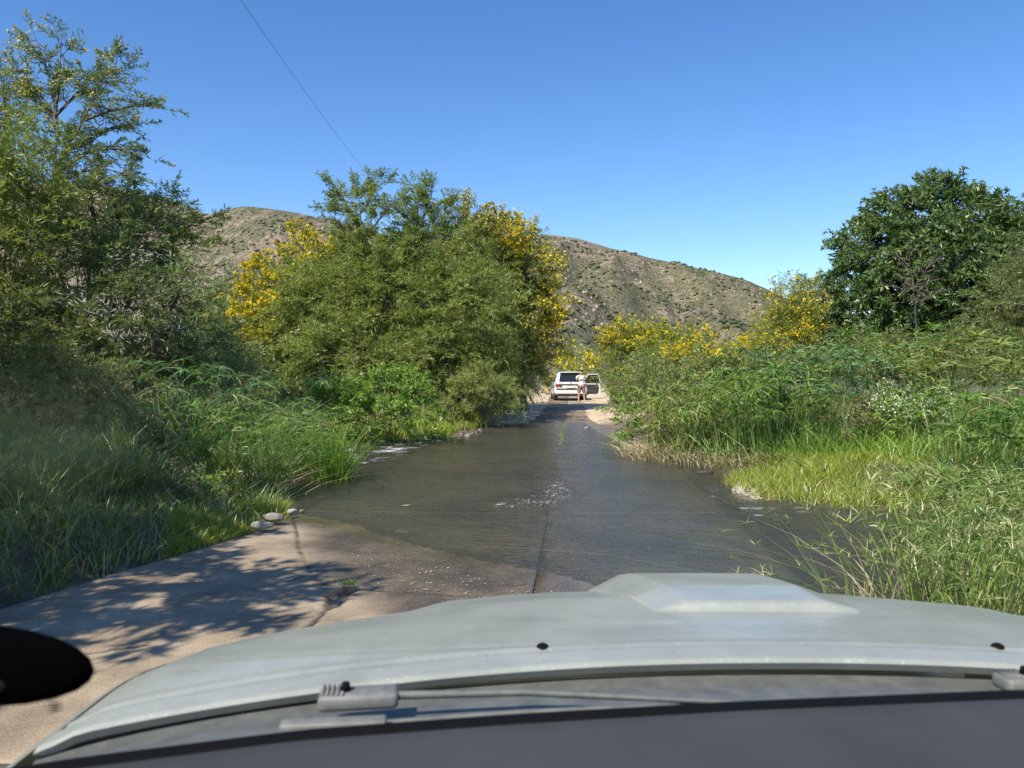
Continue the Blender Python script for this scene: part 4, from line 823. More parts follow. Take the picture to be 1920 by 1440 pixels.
# ------------------------------------------------------------------ stones, gravel, driftwood
M['stone'] = plain('grey stone', (.20, .19, .17), .9, var=.35, scale=20, bump=.6)
M['stonewhite'] = plain('pale stone', (.30, .29, .26), .9, var=.3, scale=30, bump=.5)
M['stonetan'] = plain('tan stone', (.36, .32, .26), .9, var=.5, scale=30, bump=.5)
M['stonedark'] = plain('dark wet stone', (.06, .052, .045), .45, var=.4, scale=20, bump=.6)
def stone(name, label, c, s, seed, mat, rotz=0, group=None, cat='stone'):
    bm = bmesh.new(); bmesh.ops.create_icosphere(bm, subdivisions=3, radius=1); r = random.Random(seed)
    pl = [Vector((r.gauss(0, 1), r.gauss(0, 1), r.gauss(0, .8))).normalized() for _ in range(11)]; pd = [r.uniform(.62, .9) for _ in pl]
    for v in bm.verts:
        for n, d in zip(pl, pd):
            k = v.co.dot(n)
            if k > d: v.co -= n*(k-d)*.92
        q = v.co; v.co *= 1+.05*math.sin(q.x*9+seed)*math.sin(q.y*8+q.z*7)
    m = Matrix.Rotation(rotz, 4, 'Z') @ Matrix.Diagonal((*s, 1))
    bmesh.ops.transform(bm, matrix=m, verts=bm.verts)
    o = bm_obj(name, bm, M[mat], smooth=True); o.location = c; tag(o, label, cat, group); return o
p = G(492, 982, .04); stone('stone', 'large flat pale grey stone nearest the concrete on the left', (p[0], p[1], .03), (.125, .08, .045), 1, 'stonewhite', .1, 'stones at the left road edge')
p = G(505, 968, .04); stone('stone', 'brown grey flat stone tucked behind the pale one', (p[0]+.04, p[1], .03), (.13, .08, .05), 2, 'stone', -.2, 'stones at the left road edge')
p = G(548, 957, .02); stone('stone', 'small white stone right of the two flat ones', (p[0], p[1], .0), (.065, .05, .045), 3, 'stonewhite', .4, 'stones at the left road edge')
p = G(566, 950, .0); stone('stone', 'tiny pebble in the shallow beside the white stone', (p[0], p[1], -.05), (.03, .025, .02), 4, 'stone', .4, 'stones at the left road edge')
p = G(1320, 887, WL); stone('driftwood', 'dark floating wood lump in the shallows near the pale gravel', (p[0], p[1], WL+.01), (.17, .05, .04), 9, 'stonedark', .1, cat='driftwood')
stl = [(878, 818, .10, 'stone', 'squarish stone at the foot of the far bank grass'), (893, 812, .09, 'stonedark', 'dark stone right of the squarish one'), (900, 808, .07, 'stone', 'small stone on top of the waterline cluster'), (897, 797, .09, 'stonewhite', 'pale round stone behind the waterline cluster'),
       (872, 808, .10, 'stonedark', 'dark stone half under the bank grass'), (905, 790, .10, 'stone', 'far stone where sand begins'), (865, 815, .09, 'stonedark', 'blackish wet stone left of the squarish one'), (830, 825, .07, 'stonedark', 'lone dark stone left along the waterline'),
       (800, 826, .06, 'stone', 'small stone below the grass middle'), (760, 829, .07, 'stonedark', 'flat stone below bright shrub')]
for i, (px, py, s, m_, lb) in enumerate(stl):
    p = G(px, py, WL); stone('stone', lb, (p[0], p[1], WL+.02), (s*1.2, s, s*.7), 20+i, m_, i, 'stones along the far left waterline')
p = G(1190, 853, WL); stone('stone', 'dark stone in the water at the foot of the right shrub', (p[0], p[1], WL), (.14, .09, .06), 41, 'stonedark', .2)
p = G(1100, 803, WL); stone('stone', 'small stone where the right sand meets the water', (p[0], p[1], WL+.01), (.09, .06, .05), 42, 'stonewhite', .2)
rg = np.random.default_rng(12)
def pebbles(name, poly, n, s0, s1, mat, seed):
    r = np.random.default_rng(seed); q = in_poly(r, poly, n); z = np.maximum(hz(q[:, 0], q[:, 1]), WL-.02)
    s = s0+(s1-s0)*r.random(n)**2
    V = IV[None]*(.7+.5*r.random((n, len(IV), 1)))*s[:, None, None]*np.array([1.1, 1, .6])+np.stack([q[:, 0], q[:, 1], z], -1)[:, None]
    return mesh(name, V.reshape(-1, 3), (IF[None]+(np.arange(n)*len(IV))[:, None, None]).reshape(-1, 3), M[mat], kind='stuff')
pebbles('gravel', [G(*p, 0)[:2] for p in [(1372, 905), (1395, 896), (1425, 905), (1430, 925), (1400, 925), (1375, 918)]], 420, .010, .035, 'stonetan', 1)
pebbles('gravel', [G(*p, 0)[:2] for p in [(1330, 895), (1380, 915), (1430, 940), (1500, 958), (1480, 965), (1400, 945), (1330, 915)]], 600, .01, .04, 'stonedark', 2)
pebbles('gravel', [G(*p, 0)[:2] for p in [(860, 822), (905, 805), (908, 786), (895, 785), (870, 800), (740, 826), (740, 830)]], 420, .02, .06, 'stone', 3)
pebbles('gravel', [(2.8, 24), (3.9, 20.5), (4.3, 19), (4.6, 21), (4.2, 27), (3.2, 29)], 500, .012, .05, 'stone', 4)
pebbles('gravel', RIF, 150, .010, .032, 'stonetan', 7)
pebbles('gravel', [XY(500, 925, 10.6), XY(545, 945, 9.6), XY(560, 965, 8.9), XY(540, 915, 11)], 200, .008, .03, 'stonedark', 5)
# leaf litter on the damp slab
q = in_poly(rg, [G(*p, 0)[:2] for p in [(640, 1020), (700, 1090), (1000, 1140), (1100, 1110), (900, 1060)]], 260); zz = road_z(q[:, 0], q[:, 1])+.012
a_ = rg.random(260)*6.28; ll_ = .008+.014*rg.random(260)**2; u_ = np.stack([np.cos(a_), np.sin(a_), a_*0], -1)*ll_[:, None]; v_ = np.stack([-np.sin(a_), np.cos(a_), a_*0+.25], -1)*ll_[:, None]*.45
c_ = np.stack([q[:, 0], q[:, 1], zz], -1); mesh('fallen_leaves', np.stack([c_-u_, c_-v_, c_+u_, c_+v_], 1).reshape(-1, 3), np.arange(1040).reshape(-1, 4), M['straw'], kind='stuff')
# single tan leaf in the water
p = G(761, 948, WL+.01); bm = bmesh.new(); vs = [bm.verts.new((p[0]+x, p[1]+y, WL+.012+z)) for x, y, z in [(-.06, 0, 0), (-.02, .03, .006), (.03, .025, .004), (.07, 0, .01), (.02, -.03, .0), (-.03, -.025, .004)]]; bm.faces.new(vs)
tag(bm_obj('dead_leaf', bm, M['straw']), 'single tan dead leaf floating in the near water', 'leaf')
# water weed line along the centre joint
q = np.stack([np.zeros(260), 18.6+8*rg.random(260)], -1); q[:, 0] = xc(q[:, 1])-.02+rg.normal(0, .03, 260)
(V, F), _ = blades(rg, np.stack([q[:, 0], q[:, 1], np.full(260, WL-.02)], -1), .03+.03*rg.random(260), .012, rg.normal(0, 1.0, (260, 2)), 3)
mesh('joint_weeds', V, F, M['grass'], kind='stuff')
(V, F), _ = blades(rg, np.stack([rg.normal(0, .03, 60)+POT[1][0], rg.normal(0, .02, 60)+POT[1][1], np.full(60, .0)], -1), .02+.025*rg.random(60), .007, rg.normal(0, .8, (60, 2)), 3)
mesh('pothole_weeds', V, F, M['lush'], kind='stuff')

# ------------------------------------------------------------------ overhead wire
M['wire'] = plain('dark wire', (.07, .08, .10), .6)
a = AT(468, -6, 26); bb = AT(688, 318, 60); d = bb-a
pth = [a-d*.6, a-d*.3, a, a+d*.25, a+d*.5, a+d*.75, bb, bb+d*.25]
t_ = np.linspace(-.6, 1.25, 24); pth = a[None]+d[None]*t_[:, None]; pth[:, 2] -= 1.0*(1-((t_-.3)/.95)**2)*.6
V, F = tube(pth, np.full(24, .008), 5); tag(mesh('overhead_wire', V, F, M['wire'], smooth=True), 'thin dark overhead wire slanting down across the blue sky', 'wire')

# ------------------------------------------------------------------ parked white SUV
M['carwhite'] = plain('white car paint', (.60, .61, .62), .3, coat=.6)
M['black'] = plain('black rubber', (.02, .02, .021), .6)
M['blackgloss'] = plain('dark glass', (.015, .018, .02), .05, spec=.8)
M['rim'] = plain('alloy', (.45, .46, .48), .35, metal=.9)
M['red'] = plain('red lamp', (.28, .012, .012), .2, coat=.8)
M['plate'] = plain('plate', (.7, .7, .62), .5)
M['trimgrey'] = plain('dark grey trim', (.05, .052, .055), .55)
SX, SY = 3.34, 43.7; gz0 = float(road_z(np.array([SX]), np.array([SY+2]))[0])+.0
suv = thing('parked_car', 'white SUV seen from behind, parked on the road with its right front door open', 'car', (SX, SY, gz0))
def ring(y, zb, hb, zm, hm, zbelt, hbelt, ztop, htop):
    pts = [(0, zb), (hb, zb), (hm, zb+.14), (hm, zm), (hbelt, zbelt), (htop+.04, ztop-.12), (htop-.08, ztop-.01), (0, ztop+.02)]
    return [(x, y, z) for x, z in pts]+[(-x, y, z) for x, z in pts[-2:0:-1]]
secs = [(0.0, .42, .72, .75, .88, .98, .80, 1.02, .70), (.04, .36, .80, .75, .93, 1.0, .84, 1.10, .72), (.30, .32, .84, .75, .95, 1.02, .89, 1.42, .68), (.52, .30, .85, .75, .95, 1.02, .90, 1.62, .64),
        (1.2, .26, .86, .75, .95, 1.02, .91, 1.68, .66), (2.3, .26, .86, .75, .95, 1.0, .91, 1.66, .66), (2.9, .26, .86, .75, .95, .99, .90, 1.50, .66), (3.5, .28, .85, .74, .94, .98, .88, 1.08, .74),
        (4.3, .32, .82, .70, .90, .88, .82, .94, .68), (4.62, .40, .70, .62, .80, .76, .70, .80, .6)]
bm = bmesh.new(); rings = []
for s_ in secs:
    y, zb, hb, zm, hm, zbelt, hbelt, zt, ht = s_
    rings.append([bm.verts.new((x+SX, yy+SY, z+gz0)) for x, yy, z in ring(y, zb, hb, zm, hm, zbelt, hbelt, zt, ht)])
for r1, r2 in zip(rings[:-1], rings[1:]):
    for k in range(len(r1)):
        bm.faces.new([r1[k], r1[(k+1) % len(r1)], r2[(k+1) % len(r1)], r2[k]])
bm.faces.new(rings[0]); bm.faces.new(rings[-1][::-1])
bm_obj('body', bm, M['carwhite'], suv, smooth=True, bevel=.03)
def pbox(name, c, s, mat, parent=suv, rx=0, rz=0, bevel=.012, org=(SX, SY, gz0)):
    bm = bmesh.new(); box_bm(bm, Vector(c)+Vector(org), s, Matrix.Rotation(rz, 3, 'Z') @ Matrix.Rotation(rx, 3, 'X'))
    return bm_obj(name, bm, M[mat], parent, smooth=False, bevel=bevel)
def quad(name, pts, th, mat, parent, org=(SX, SY, gz0)):
    P = [Vector(p_)+Vector(org) for p_ in pts]; n = (P[1]-P[0]).cross(P[2]-P[0]).normalized()*th
    bm = bmesh.new(); a1 = [bm.verts.new(p_) for p_ in P]; b1 = [bm.verts.new(p_+n) for p_ in P]; k = len(P)
    bm.faces.new(a1); bm.faces.new(b1[::-1])
    for i in range(k): bm.faces.new([a1[i], a1[(i+1) % k], b1[(i+1) % k], b1[i]])
    return bm_obj(name, bm, M[mat], parent, smooth=False)
rw = quad('rear_window', [(-.66, -.005, 1.12), (.66, -.005, 1.12), (.56, .43, 1.55), (-.56, .43, 1.55)], .02, 'blackgloss', suv)
pbox('wiper', (.1, .02, 1.19), (.5, .015, .02), 'black', rw, rx=.8)
pbox('rear_spoiler', (0, .42, 1.63), (1.22, .3, .035), 'carwhite', rx=.08)
pbox('tailgate_strip', (0, -.025, .94), (1.5, .03, .05), 'trimgrey')
for s_ in (-1, 1):
    pbox('tail_light', (s_*.69, -.03, .91), (.34, .08, .12), 'red')
    pbox('roof_rail', (s_*.6, 1.5, 1.70), (.04, 1.6, .04), 'trimgrey')
    pbox('rear_reflector', (s_*.66, -.045, .50), (.22, .03, .045), 'red')
    m_ = pbox('side_mirror', (s_*1.06, 3.0, 1.08), (.20, .10, .15), 'black', bevel=.04); 
    quad('side_window', [(s_*.905, 1.0, 1.05), (s_*.905, 2.2, 1.05), (s_*.70, 2.2, 1.5), (s_*.70, 1.0, 1.5)], .012*s_, 'blackgloss', suv)
pbox('rear_bumper', (0, -.06, .50), (1.66, .16, .22), 'carwhite', bevel=.05)
pbox('bumper_trim', (0, -.03, .66), (1.62, .10, .09), 'trimgrey', bevel=.02)
pbox('underbody_valance', (0, .02, .34), (1.5, .18, .14), 'black', bevel=.03)
pl = pbox('number_plate', (0, -.035, .80), (.48, .02, .11), 'plate', bevel=.004)
pbox('emblem', (0, -.012, 1.045), (.12, .02, .035), 'rim', bevel=.01)
pbox('badge_lettering', (-.06, -.012, .885), (.30, .012, .018), 'trimgrey', bevel=.002)
for s_ in (-1, 1):
    for yy in (.75, 3.6):
        c = Vector((SX+s_*.83, SY+yy, gz0+.36)); bm = bmesh.new()
        bmesh.ops.create_cone(bm, cap_ends=True, segments=28, radius1=.36, radius2=.36, depth=.24, matrix=Matrix.Translation(c) @ Matrix.Rotation(math.pi/2, 4, 'Y'))
        wl = bm_obj('wheel', bm, M['black'], suv, bevel=.03); bm = bmesh.new()
        bmesh.ops.create_cone(bm, cap_ends=True, segments=20, radius1=.24, radius2=.20, depth=.25, matrix=Matrix.Translation(c+Vector((s_*.006, 0, 0))) @ Matrix.Rotation(math.pi/2*s_, 4, 'Y'))
        bm_obj('rim', bm, M['rim'], wl, bevel=.01)
# open right front door, hinge at (0.93, 3.1)
def DP(u, v, z): ang = R(68); return (.94+math.sin(ang)*u+math.cos(ang)*v, 3.05-math.cos(ang)*u+math.sin(ang)*v, z)
door_out = [(0, .30), (.10, .26), (1.0, .26), (1.12, .34), (1.16, .6), (1.14, 1.0), (0, 1.0)]
door = quad('door', [DP(u, 0, z) for u, z in door_out], -.07, 'carwhite', suv)
quad('door_card', [DP(u, -.085, z) for u, z in [(.08, .42), (.92, .38), (1.02, .5), (1.04, .82), (.98, .90), (.08, .90)]], -.02, 'black', door)
quad('door_pocket', [DP(u, -.115, z) for u, z in [(.15, .46), (.9, .46), (.92, .56), (.15, .56)]], -.02, 'trimgrey', door)
for (u0, z0), (u1, z1) in (((0, 1.0), (.42, 1.5)), ((.42, 1.5), (1.02, 1.52)), ((1.02, 1.52), (1.14, 1.0))):
    V, F = tube([np.array(DP(u0, -.03, z0))+[SX, SY, gz0], np.array(DP(u1, -.03, z1))+[SX, SY, gz0]], [.028, .028], 6); mesh('window_frame', V, F, M['carwhite'], door)
b = NB('tinted pane'); b.n.remove(b.p); t1 = b.new('ShaderNodeBsdfTransparent'); t1.inputs[0].default_value = (.45, .5, .48, 1); g1 = b.new('ShaderNodeBsdfGlossy'); g1.inputs['Roughness'].default_value = .02
f1 = b.new('ShaderNodeFresnel'); m1 = b.new('ShaderNodeMixShader'); b.link(f1.outputs[0], m1.inputs[0]); b.link(t1.outputs[0], m1.inputs[1]); b.link(g1.outputs[0], m1.inputs[2]); b.link(m1.outputs[0], b.out.inputs['Surface']); M['tint'] = b.m
quad('door_window', [DP(u, -.03, z) for u, z in [(.04, 1.0), (1.12, 1.0), (1.0, 1.5), (.44, 1.5)]], .006, 'tint', door)

# ------------------------------------------------------------------ person
def skin_body(name, joints, edges, mat, parent, sub=2):
    me = bpy.data.meshes.new(name); me.from_pydata([j[0] for j in joints], edges, []); me.update()
    o = bpy.data.objects.new(name, me); C.objects.link(o); o.parent = parent
    sk = o.modifiers.new('skin', 'SKIN'); sk.use_smooth_shade = True
    for v, j in zip(me.skin_vertices[0].data if me.skin_vertices else [], joints): v.radius = (j[1], j[2] if len(j) > 2 else j[1])
    s = o.modifiers.new('sub', 'SUBSURF'); s.levels = s.render_levels = sub; me.materials.append(mat); return o
M['skin'] = plain('skin', (.50, .28, .19), .55); M['tshirt'] = plain('white shirt cloth', (.74, .72, .70), .9); M['shorts'] = plain('mauve grey shorts', (.20, .15, .155), .9)
M['cap'] = plain('dark cap', (.02, .02, .025), .8); M['sandal'] = plain('sandal', (.30, .22, .16), .8)
PX, PY = float(AT(1090, 750, 41.8)[0]), 41.8; pz = float(road_z(np.array([PX]), np.array([PY]))[0])+.0
man = thing('person', 'person in white T-shirt, mauve shorts and dark cap photographing from behind the white car', 'person', (PX, PY, pz))
def skinned(name, J, E, mat, parent, root=0):
    me = bpy.data.meshes.new(name); me.from_pydata([j[0] for j in J], E, []); me.update()
    o = bpy.data.objects.new(name, me); C.objects.link(o); o.parent = parent
    o.modifiers.new('skin', 'SKIN')
    if not me.skin_vertices:
        bpy.context.view_layer.objects.active = o
        with bpy.context.temp_override(object=o, active_object=o): bpy.ops.mesh.customdata_skin_add()
    for v, j in zip(me.skin_vertices[0].data, J): v.radius = j[1]
    me.skin_vertices[0].data[root].use_root = True
    s = o.modifiers.new('sub', 'SUBSURF'); s.levels = s.render_levels = 2; me.materials.append(mat); o.modifiers['skin'].use_smooth_shade = True
    return o
# faces -Y (towards the camera); x>0 is the person's left, seen on the right
J = [((0, 0, .95), (.15, .11)), ((0, 0, 1.12), (.14, .10)), ((0, .01, 1.32), (.17, .11)), ((0, .01, 1.43), (.11, .08)), ((0, -.005, 1.50), (.055, .055)), ((0, -.03, 1.60), (.075, .09)), ((0, -.02, 1.70), (.07, .085)),
     ((-.19, .01, 1.40), (.055, .055)), ((-.27, -.10, 1.20), (.045, .045)), ((-.16, -.27, 1.42), (.035, .035)), ((-.09, -.32, 1.52), (.03, .03)),
     ((.19, .01, 1.40), (.055, .055)), ((.28, -.10, 1.22), (.045, .045)), ((.17, -.27, 1.42), (.035, .035)), ((.05, -.32, 1.50), (.03, .03)),
     ((-.10, 0, .86), (.09, .09)), ((-.13, 0, .48), (.058, .06)), ((-.14, .03, .30), (.055, .06)), ((-.15, .02, .09), (.035, .04)), ((-.18, -.14, .035), (.04, .025)),
     ((.10, 0, .86), (.09, .09)), ((.14, 0, .48), (.058, .06)), ((.16, .03, .30), (.055, .06)), ((.18, .02, .09), (.035, .04)), ((.23, -.12, .035), (.04, .025))]
E = [(0, 1), (1, 2), (2, 3), (3, 4), (4, 5), (5, 6), (3, 7), (7, 8), (8, 9), (9, 10), (3, 11), (11, 12), (12, 13), (13, 14), (0, 15), (15, 16), (16, 17), (17, 18), (18, 19), (0, 20), (20, 21), (21, 22), (22, 23), (23, 24)]
for hx, bx_, s_ in ((-.09, 10, 1), (.05, 14, -1)):
    for k, (dz, ln_) in enumerate([(.03, .055), (.012, .065), (-.006, .06), (-.024, .05)]):
        i = len(J); J.append(((hx+s_*.02, -.335, 1.51+dz), (.011, .011))); J.append(((hx+s_*ln_, -.345, 1.515+dz), (.009, .009))); E += [(bx_, i), (i, i+1)]
    i = len(J); J.append(((hx-s_*.005, -.35, 1.475), (.012, .012))); J.append(((hx+s_*.035, -.36, 1.46), (.009, .009))); E += [(bx_, i), (i, i+1)]
skinned('body', J, E, M['skin'], man)
skinned('shirt', [((0, 0, .83), (.21, .145)), ((0, 0, 1.08), (.19, .135)), ((0, .01, 1.30), (.19, .13)), ((0, .01, 1.42), (.13, .10)), ((-.20, .01, 1.40), (.085, .08)), ((-.262, -.07, 1.27), (.078, .075)), ((.20, .01, 1.40), (.085, .08)), ((.272, -.07, 1.28), (.078, .075))],
        [(0, 1), (1, 2), (2, 3), (3, 4), (4, 5), (3, 6), (6, 7)], M['tshirt'], man)
skinned('shorts', [((0, 0, .95), (.175, .13)), ((-.10, 0, .84), (.115, .12)), ((-.135, 0, .50), (.105, .11)), ((.10, 0, .84), (.115, .12)), ((.15, 0, .50), (.105, .11))], [(0, 1), (1, 2), (0, 3), (3, 4)], M['shorts'], man)
bm = bmesh.new(); bmesh.ops.create_uvsphere(bm, u_segments=16, v_segments=10, radius=1, matrix=Matrix.Translation((PX, PY-.01, pz+1.715)) @ Matrix.Diagonal((.095, .11, .075, 1)))
bm_obj('cap', bm, M['cap'], man)
for s_, q_ in ((-1, (-.165, -.06)), (1, (.205, -.05))):
    bm = bmesh.new(); box_bm(bm, Vector((PX+q_[0], PY+q_[1], pz+.012)), (.095, .26, .024)); bm_obj('sandal', bm, M['sandal'], man, bevel=.01)
ph = thing('phone', 'small dark phone held up to the face by the person behind the car', 'phone', (PX-.02, PY-.36, pz+1.50))
bm = bmesh.new(); box_bm(bm, Vector((PX-.02, PY-.355, pz+1.51)), (.13, .012, .07)); bm_obj('phone_case', bm, M['black'], ph, bevel=.004)
bm = bmesh.new(); bmesh.ops.create_cone(bm, cap_ends=True, segments=12, radius1=.012, radius2=.012, depth=.008, matrix=Matrix.Translation((PX+.02, PY-.365, pz+1.52)) @ Matrix.Rotation(math.pi/2, 4, 'X')); bm_obj('camera_lens', bm, M['blackgloss'], ph)

# ------------------------------------------------------------------ the photographer's own vehicle: bonnet, scoop, cowl, wipers, dashboard
b = NB('dusty pale silver paint')
n1 = b.noise(6, 6, .65); n2 = b.noise(90, 4, .8); n3 = b.noise(160, 2, .5)
base = b.ramp(n1, [(.38, (.265, .29, .255)), (.62, (.325, .35, .31))])
sp = b.ramp(n3, [(.66, (0, 0, 0)), (.70, (1, 1, 1))])
base = b.mix(b.math('MULTIPLY', sp, .35), base, (.62, .62, .56)); sm = b.ramp(b.noise(2.2, 4, .6, dist=1.2), [(.45, (0, 0, 0)), (.7, (1, 1, 1))])
base = b.mix(b.math('MULTIPLY', sm, .25), base, (.50, .50, .44))
b.setp(Base_Color=base, Metallic=.25, Roughness=b.ramp(n2, [(.3, (.46,)*3), (.7, (.60,)*3)])); b.p.inputs['Coat Weight'].default_value = .4; b.p.inputs['Coat Roughness'].default_value = .12
M['paint'] = b.m
M['cowl'] = plain('grey cowl plastic', (.11, .12, .115), .5, var=.25, scale=30, bump=.2)
M['arm'] = plain('worn grey metal', (.15, .155, .15), .65, metal=.1, var=.2, scale=60)
M['blackp'] = plain('black trim', (.004, .004, .0045), .8, spec=.1)
M['mount'] = plain('matt black plastic', (.0015, .0015, .0018), 1.0, spec=0)
M['plate_grey'] = plain('dark grey face', (.012, .013, .014), .9, spec=.1)
M['dash'] = plain('grey dashboard', (.038, .041, .045), .8, var=.18, scale=5, spec=.35)
CX = .38
van = thing('offroad_car', 'vehicle the view is from: pale silver bonnet with air scoop, wipers, grey dashboard', 'car', (CX, 0.0, 0.0))
def zc(d): return np.interp(d, [.8, .95, 1.06, 1.12, 1.135, 1.15, 1.3, 1.5, 1.75, 1.9, 2.05, 2.2, 2.28], [-.428, -.415, -.405, -.402, -.404, -.404, -.418, -.448, -.506, -.552, -.615, -.72, -.86])
def drop(d): return np.interp(d, [.85, 1.05, 1.5, 1.75, 2.1], [.0, .02, .078, .11, .14])
def drear(u): return 1.070-.155*(u/.93)**2-.04*(abs(u)/.93)**8
def hoodz(u, d):
    au = np.abs(u)/.93; return 1.65+zc(d)-drop(d)*au**2.6+.010*sstep(.62, .52, np.abs(u))*sstep(1.25, 1.6, d)
nu, nv = 110, 110
U, T = np.meshgrid(np.linspace(-.93, .93, nu), np.linspace(0, 1, nv)); T = T**1.5
D0 = drear(U); D1 = 2.28-.22*(np.abs(U)/.93)**3
Dd = D0+(D1-D0)*T
Z = hoodz(U, Dd)-.004*sstep(.010, 0, T*(D1-D0))-.0035*np.exp(-((Dd-D0-.062)/.006)**2)+.003*sstep(.10, .062, Dd-D0)
edge = sstep(.885, .93, np.abs(U)); Z = Z-.012*edge
V = np.stack([U.ravel()+CX, Dd.ravel(), Z.ravel()], -1)
i = np.arange(nv-1)[:, None]*nu; j = np.arange(nu-1)[None]; F = np.stack([i+j, i+j+1, i+nu+j+1, i+nu+j], -1).reshape(-1, 4)
rim_i = np.concatenate([np.arange(nu), np.arange(1, nv)*nu+nu-1, (nv-1)*nu+np.arange(nu-2, -1, -1), np.arange(nv-2, 0, -1)*nu]); n0 = len(V); m = len(rim_i)
V2 = V[rim_i].copy(); V2[:, 2] -= .012; V2[:, 1] += np.where(V2[:, 1] < 1.1, .008, 0)
V3 = V[rim_i].copy(); V2 = np.concatenate([V3, V2]); F2 = np.stack([n0+np.roll(np.arange(m), -1), n0+np.arange(m), n0+m+np.arange(m), n0+m+np.roll(np.arange(m), -1)], -1)
bonnet = mesh('bonnet', np.concatenate([V, V2]), np.concatenate([F, F2]), M['paint'], van, smooth=True)
# front wings: from the bonnet side down, and nose
for s_ in (-1, 1):
    ds = np.linspace(.75, 2.06, 24); prof = [(.934, -.004), (.95, -.012), (.965, -.05), (.97, -.2), (.96, -.5), (.93, -.62)]
    VV = []
    for d_ in ds:
        k = 1-.16*max(0, (d_-1.7)/.4)**2; zt = float(hoodz(np.array(.93), np.array(max(d_, .87))))
        VV += [(CX+s_*u_*k, d_, zt+dz-.008) for u_, dz in prof]
    VV = np.array(VV); n_ = len(prof); i = np.arange(len(ds)-1)[:, None]*n_; j = np.arange(n_-1)[None]; FF = np.stack([i+j, i+j+1, i+n_+j+1, i+n_+j], -1).reshape(-1, 4)
    mesh('front_wing', VV, FF, M['paint'], van, smooth=True)
bm = bmesh.new(); box_bm(bm, Vector((CX, 2.22, .62)), (1.7, .2, .5)); bm_obj('front_bumper', bm, M['paint'], van, bevel=.06)
for s_ in (-1, 1):
    bm = bmesh.new(); bmesh.ops.create_cone(bm, cap_ends=True, segments=32, radius1=.37, radius2=.37, depth=.25, matrix=Matrix.Translation((CX+s_*.80, 1.75, .37)) @ Matrix.Rotation(math.pi/2, 4, 'Y')); bm_obj('wheel', bm, M['black'], van, bevel=.04)
# scoop
su, sv = 100, 70
SU, SV = np.meshgrid(np.linspace(-1, 1, su), np.linspace(0, 1, sv))
half = .185+.035*SV
d_s = 1.36+.47*SV
prof_y = .35*sstep(0, .06, SV)+.65*np.clip(SV/.75, 0, 1)
prof_x = np.clip((1-np.abs(SU))/.34, 0, 1)
ux = half*SU
hs = .037*np.minimum(prof_y, 1)*prof_x+.0025
zs = hoodz(ux, d_s)+hs+np.where((np.abs(SU) > .98) | (SV < .02), -.004, 0)+.0
V = np.stack([(ux+.062-.042*SV).ravel()+CX, d_s.ravel(), zs.ravel()], -1); i = np.arange(sv-1)[:, None]*su; j = np.arange(su-1)[None]; F = np.stack([i+j, i+j+1, i+su+j+1, i+su+j], -1).reshape(-1, 4)
fr_ = (sv-1)*su+np.arange(su); n0 = len(V); V2 = V[fr_].copy(); V2[:, 1] += .02; V2[:, 2] = hoodz(V2[:, 0]-CX, V2[:, 1])-.004
F2 = np.stack([fr_[:-1], fr_[1:], n0+np.arange(1, su), n0+np.arange(su-1)], -1)
mesh('bonnet_scoop', np.concatenate([V, V2]), np.concatenate([F, F2]), M['paint'], bonnet, smooth=False)
for u_ in (-.335, .335):
    z_ = float(hoodz(np.array(u_), np.array(1.125))); bm = bmesh.new(); bmesh.ops.create_uvsphere(bm, u_segments=14, v_segments=8, radius=1, matrix=Matrix.Translation((CX+u_, 1.125, z_+.001)) @ Matrix.Diagonal((.0095, .010, .007, 1)))
    nz = bm_obj('washer_nozzle', bm, M['blackp'], bonnet)
# cowl panel under the glass
def dbase(x): return float(np.interp(x, [-.7, -.55, -.413, -.214, 0, .247, .579, .95, 1.35], [.55, .66, .712, .769, .8046, .8366, .868, .87, .80]))+.026
us = np.linspace(-.93, .93, 60); Vc = []
for u_ in us:
    dr = drear(u_); Vc += [(CX+u_, dr+.02, 1.65+zc(dr)-.024), (CX+u_, dr-.02, 1.65+zc(dr)-.026), (CX+u_, dr-.05, 1.65+zc(dr)-.018), (CX+u_, dr-.13, 1.65-.420), (CX+u_, dr-.19, 1.65-.415), (CX+u_, dr-.26, 1.65-.43)]
i = np.arange(59)[:, None]*6; j = np.arange(5)[None]; F = np.stack([i+j, i+6+j, i+6+j+1, i+j+1], -1).reshape(-1, 4)
mesh('cowl_panel', np.array(Vc), F, M['cowl'], van, smooth=True)
# rubber weather strip on the cowl (pale strip just ahead of the glass)
V, F = tube(np.array([(CX+u_, dbase(CX+u_)+.045, 1.65-.404) for u_ in us]), np.full(60, .0045), 8); mesh('cowl_strip', V, F, M['arm'], van, smooth=True)
# windscreen base seal, pane and black band
xs = np.linspace(CX-.93, CX+.93, 60)
V = []; 
for x in xs:
    d_ = dbase(x); V += [(x, d_+.010, 1.65-.395), (x, d_+.004, 1.65-.378), (x, d_-.006, 1.65-.368), (x, d_-.028, 1.65-.369), (x, d_-.04, 1.65-.385)]
i = np.arange(59)[:, None]*5; j = np.arange(4)[None]; F = np.stack([i+j, i+5+j, i+5+j+1, i+j+1], -1).reshape(-1, 4)
mesh('windscreen_seal', np.array(V), F, M['blackp'], van, smooth=True)
b = NB('clear windscreen'); b.n.remove(b.p); t1 = b.new('ShaderNodeBsdfTransparent'); t1.inputs[0].default_value = (1, 1, 1, 1); b.link(t1.outputs[0], b.out.inputs['Surface'])
def wsp(x, t): d_ = dbase(x)+.012; return (x*(1-.06*t), d_-.62*t, 1.65-.376+.60*t+.03*math.sin(t*3.14))
V = [wsp(x, t) for x in xs for t in np.linspace(0, 1, 9)]; i = np.arange(59)[:, None]*9; j = np.arange(8)[None]; F = np.stack([i+j, i+9+j, i+9+j+1, i+j+1], -1).reshape(-1, 4)
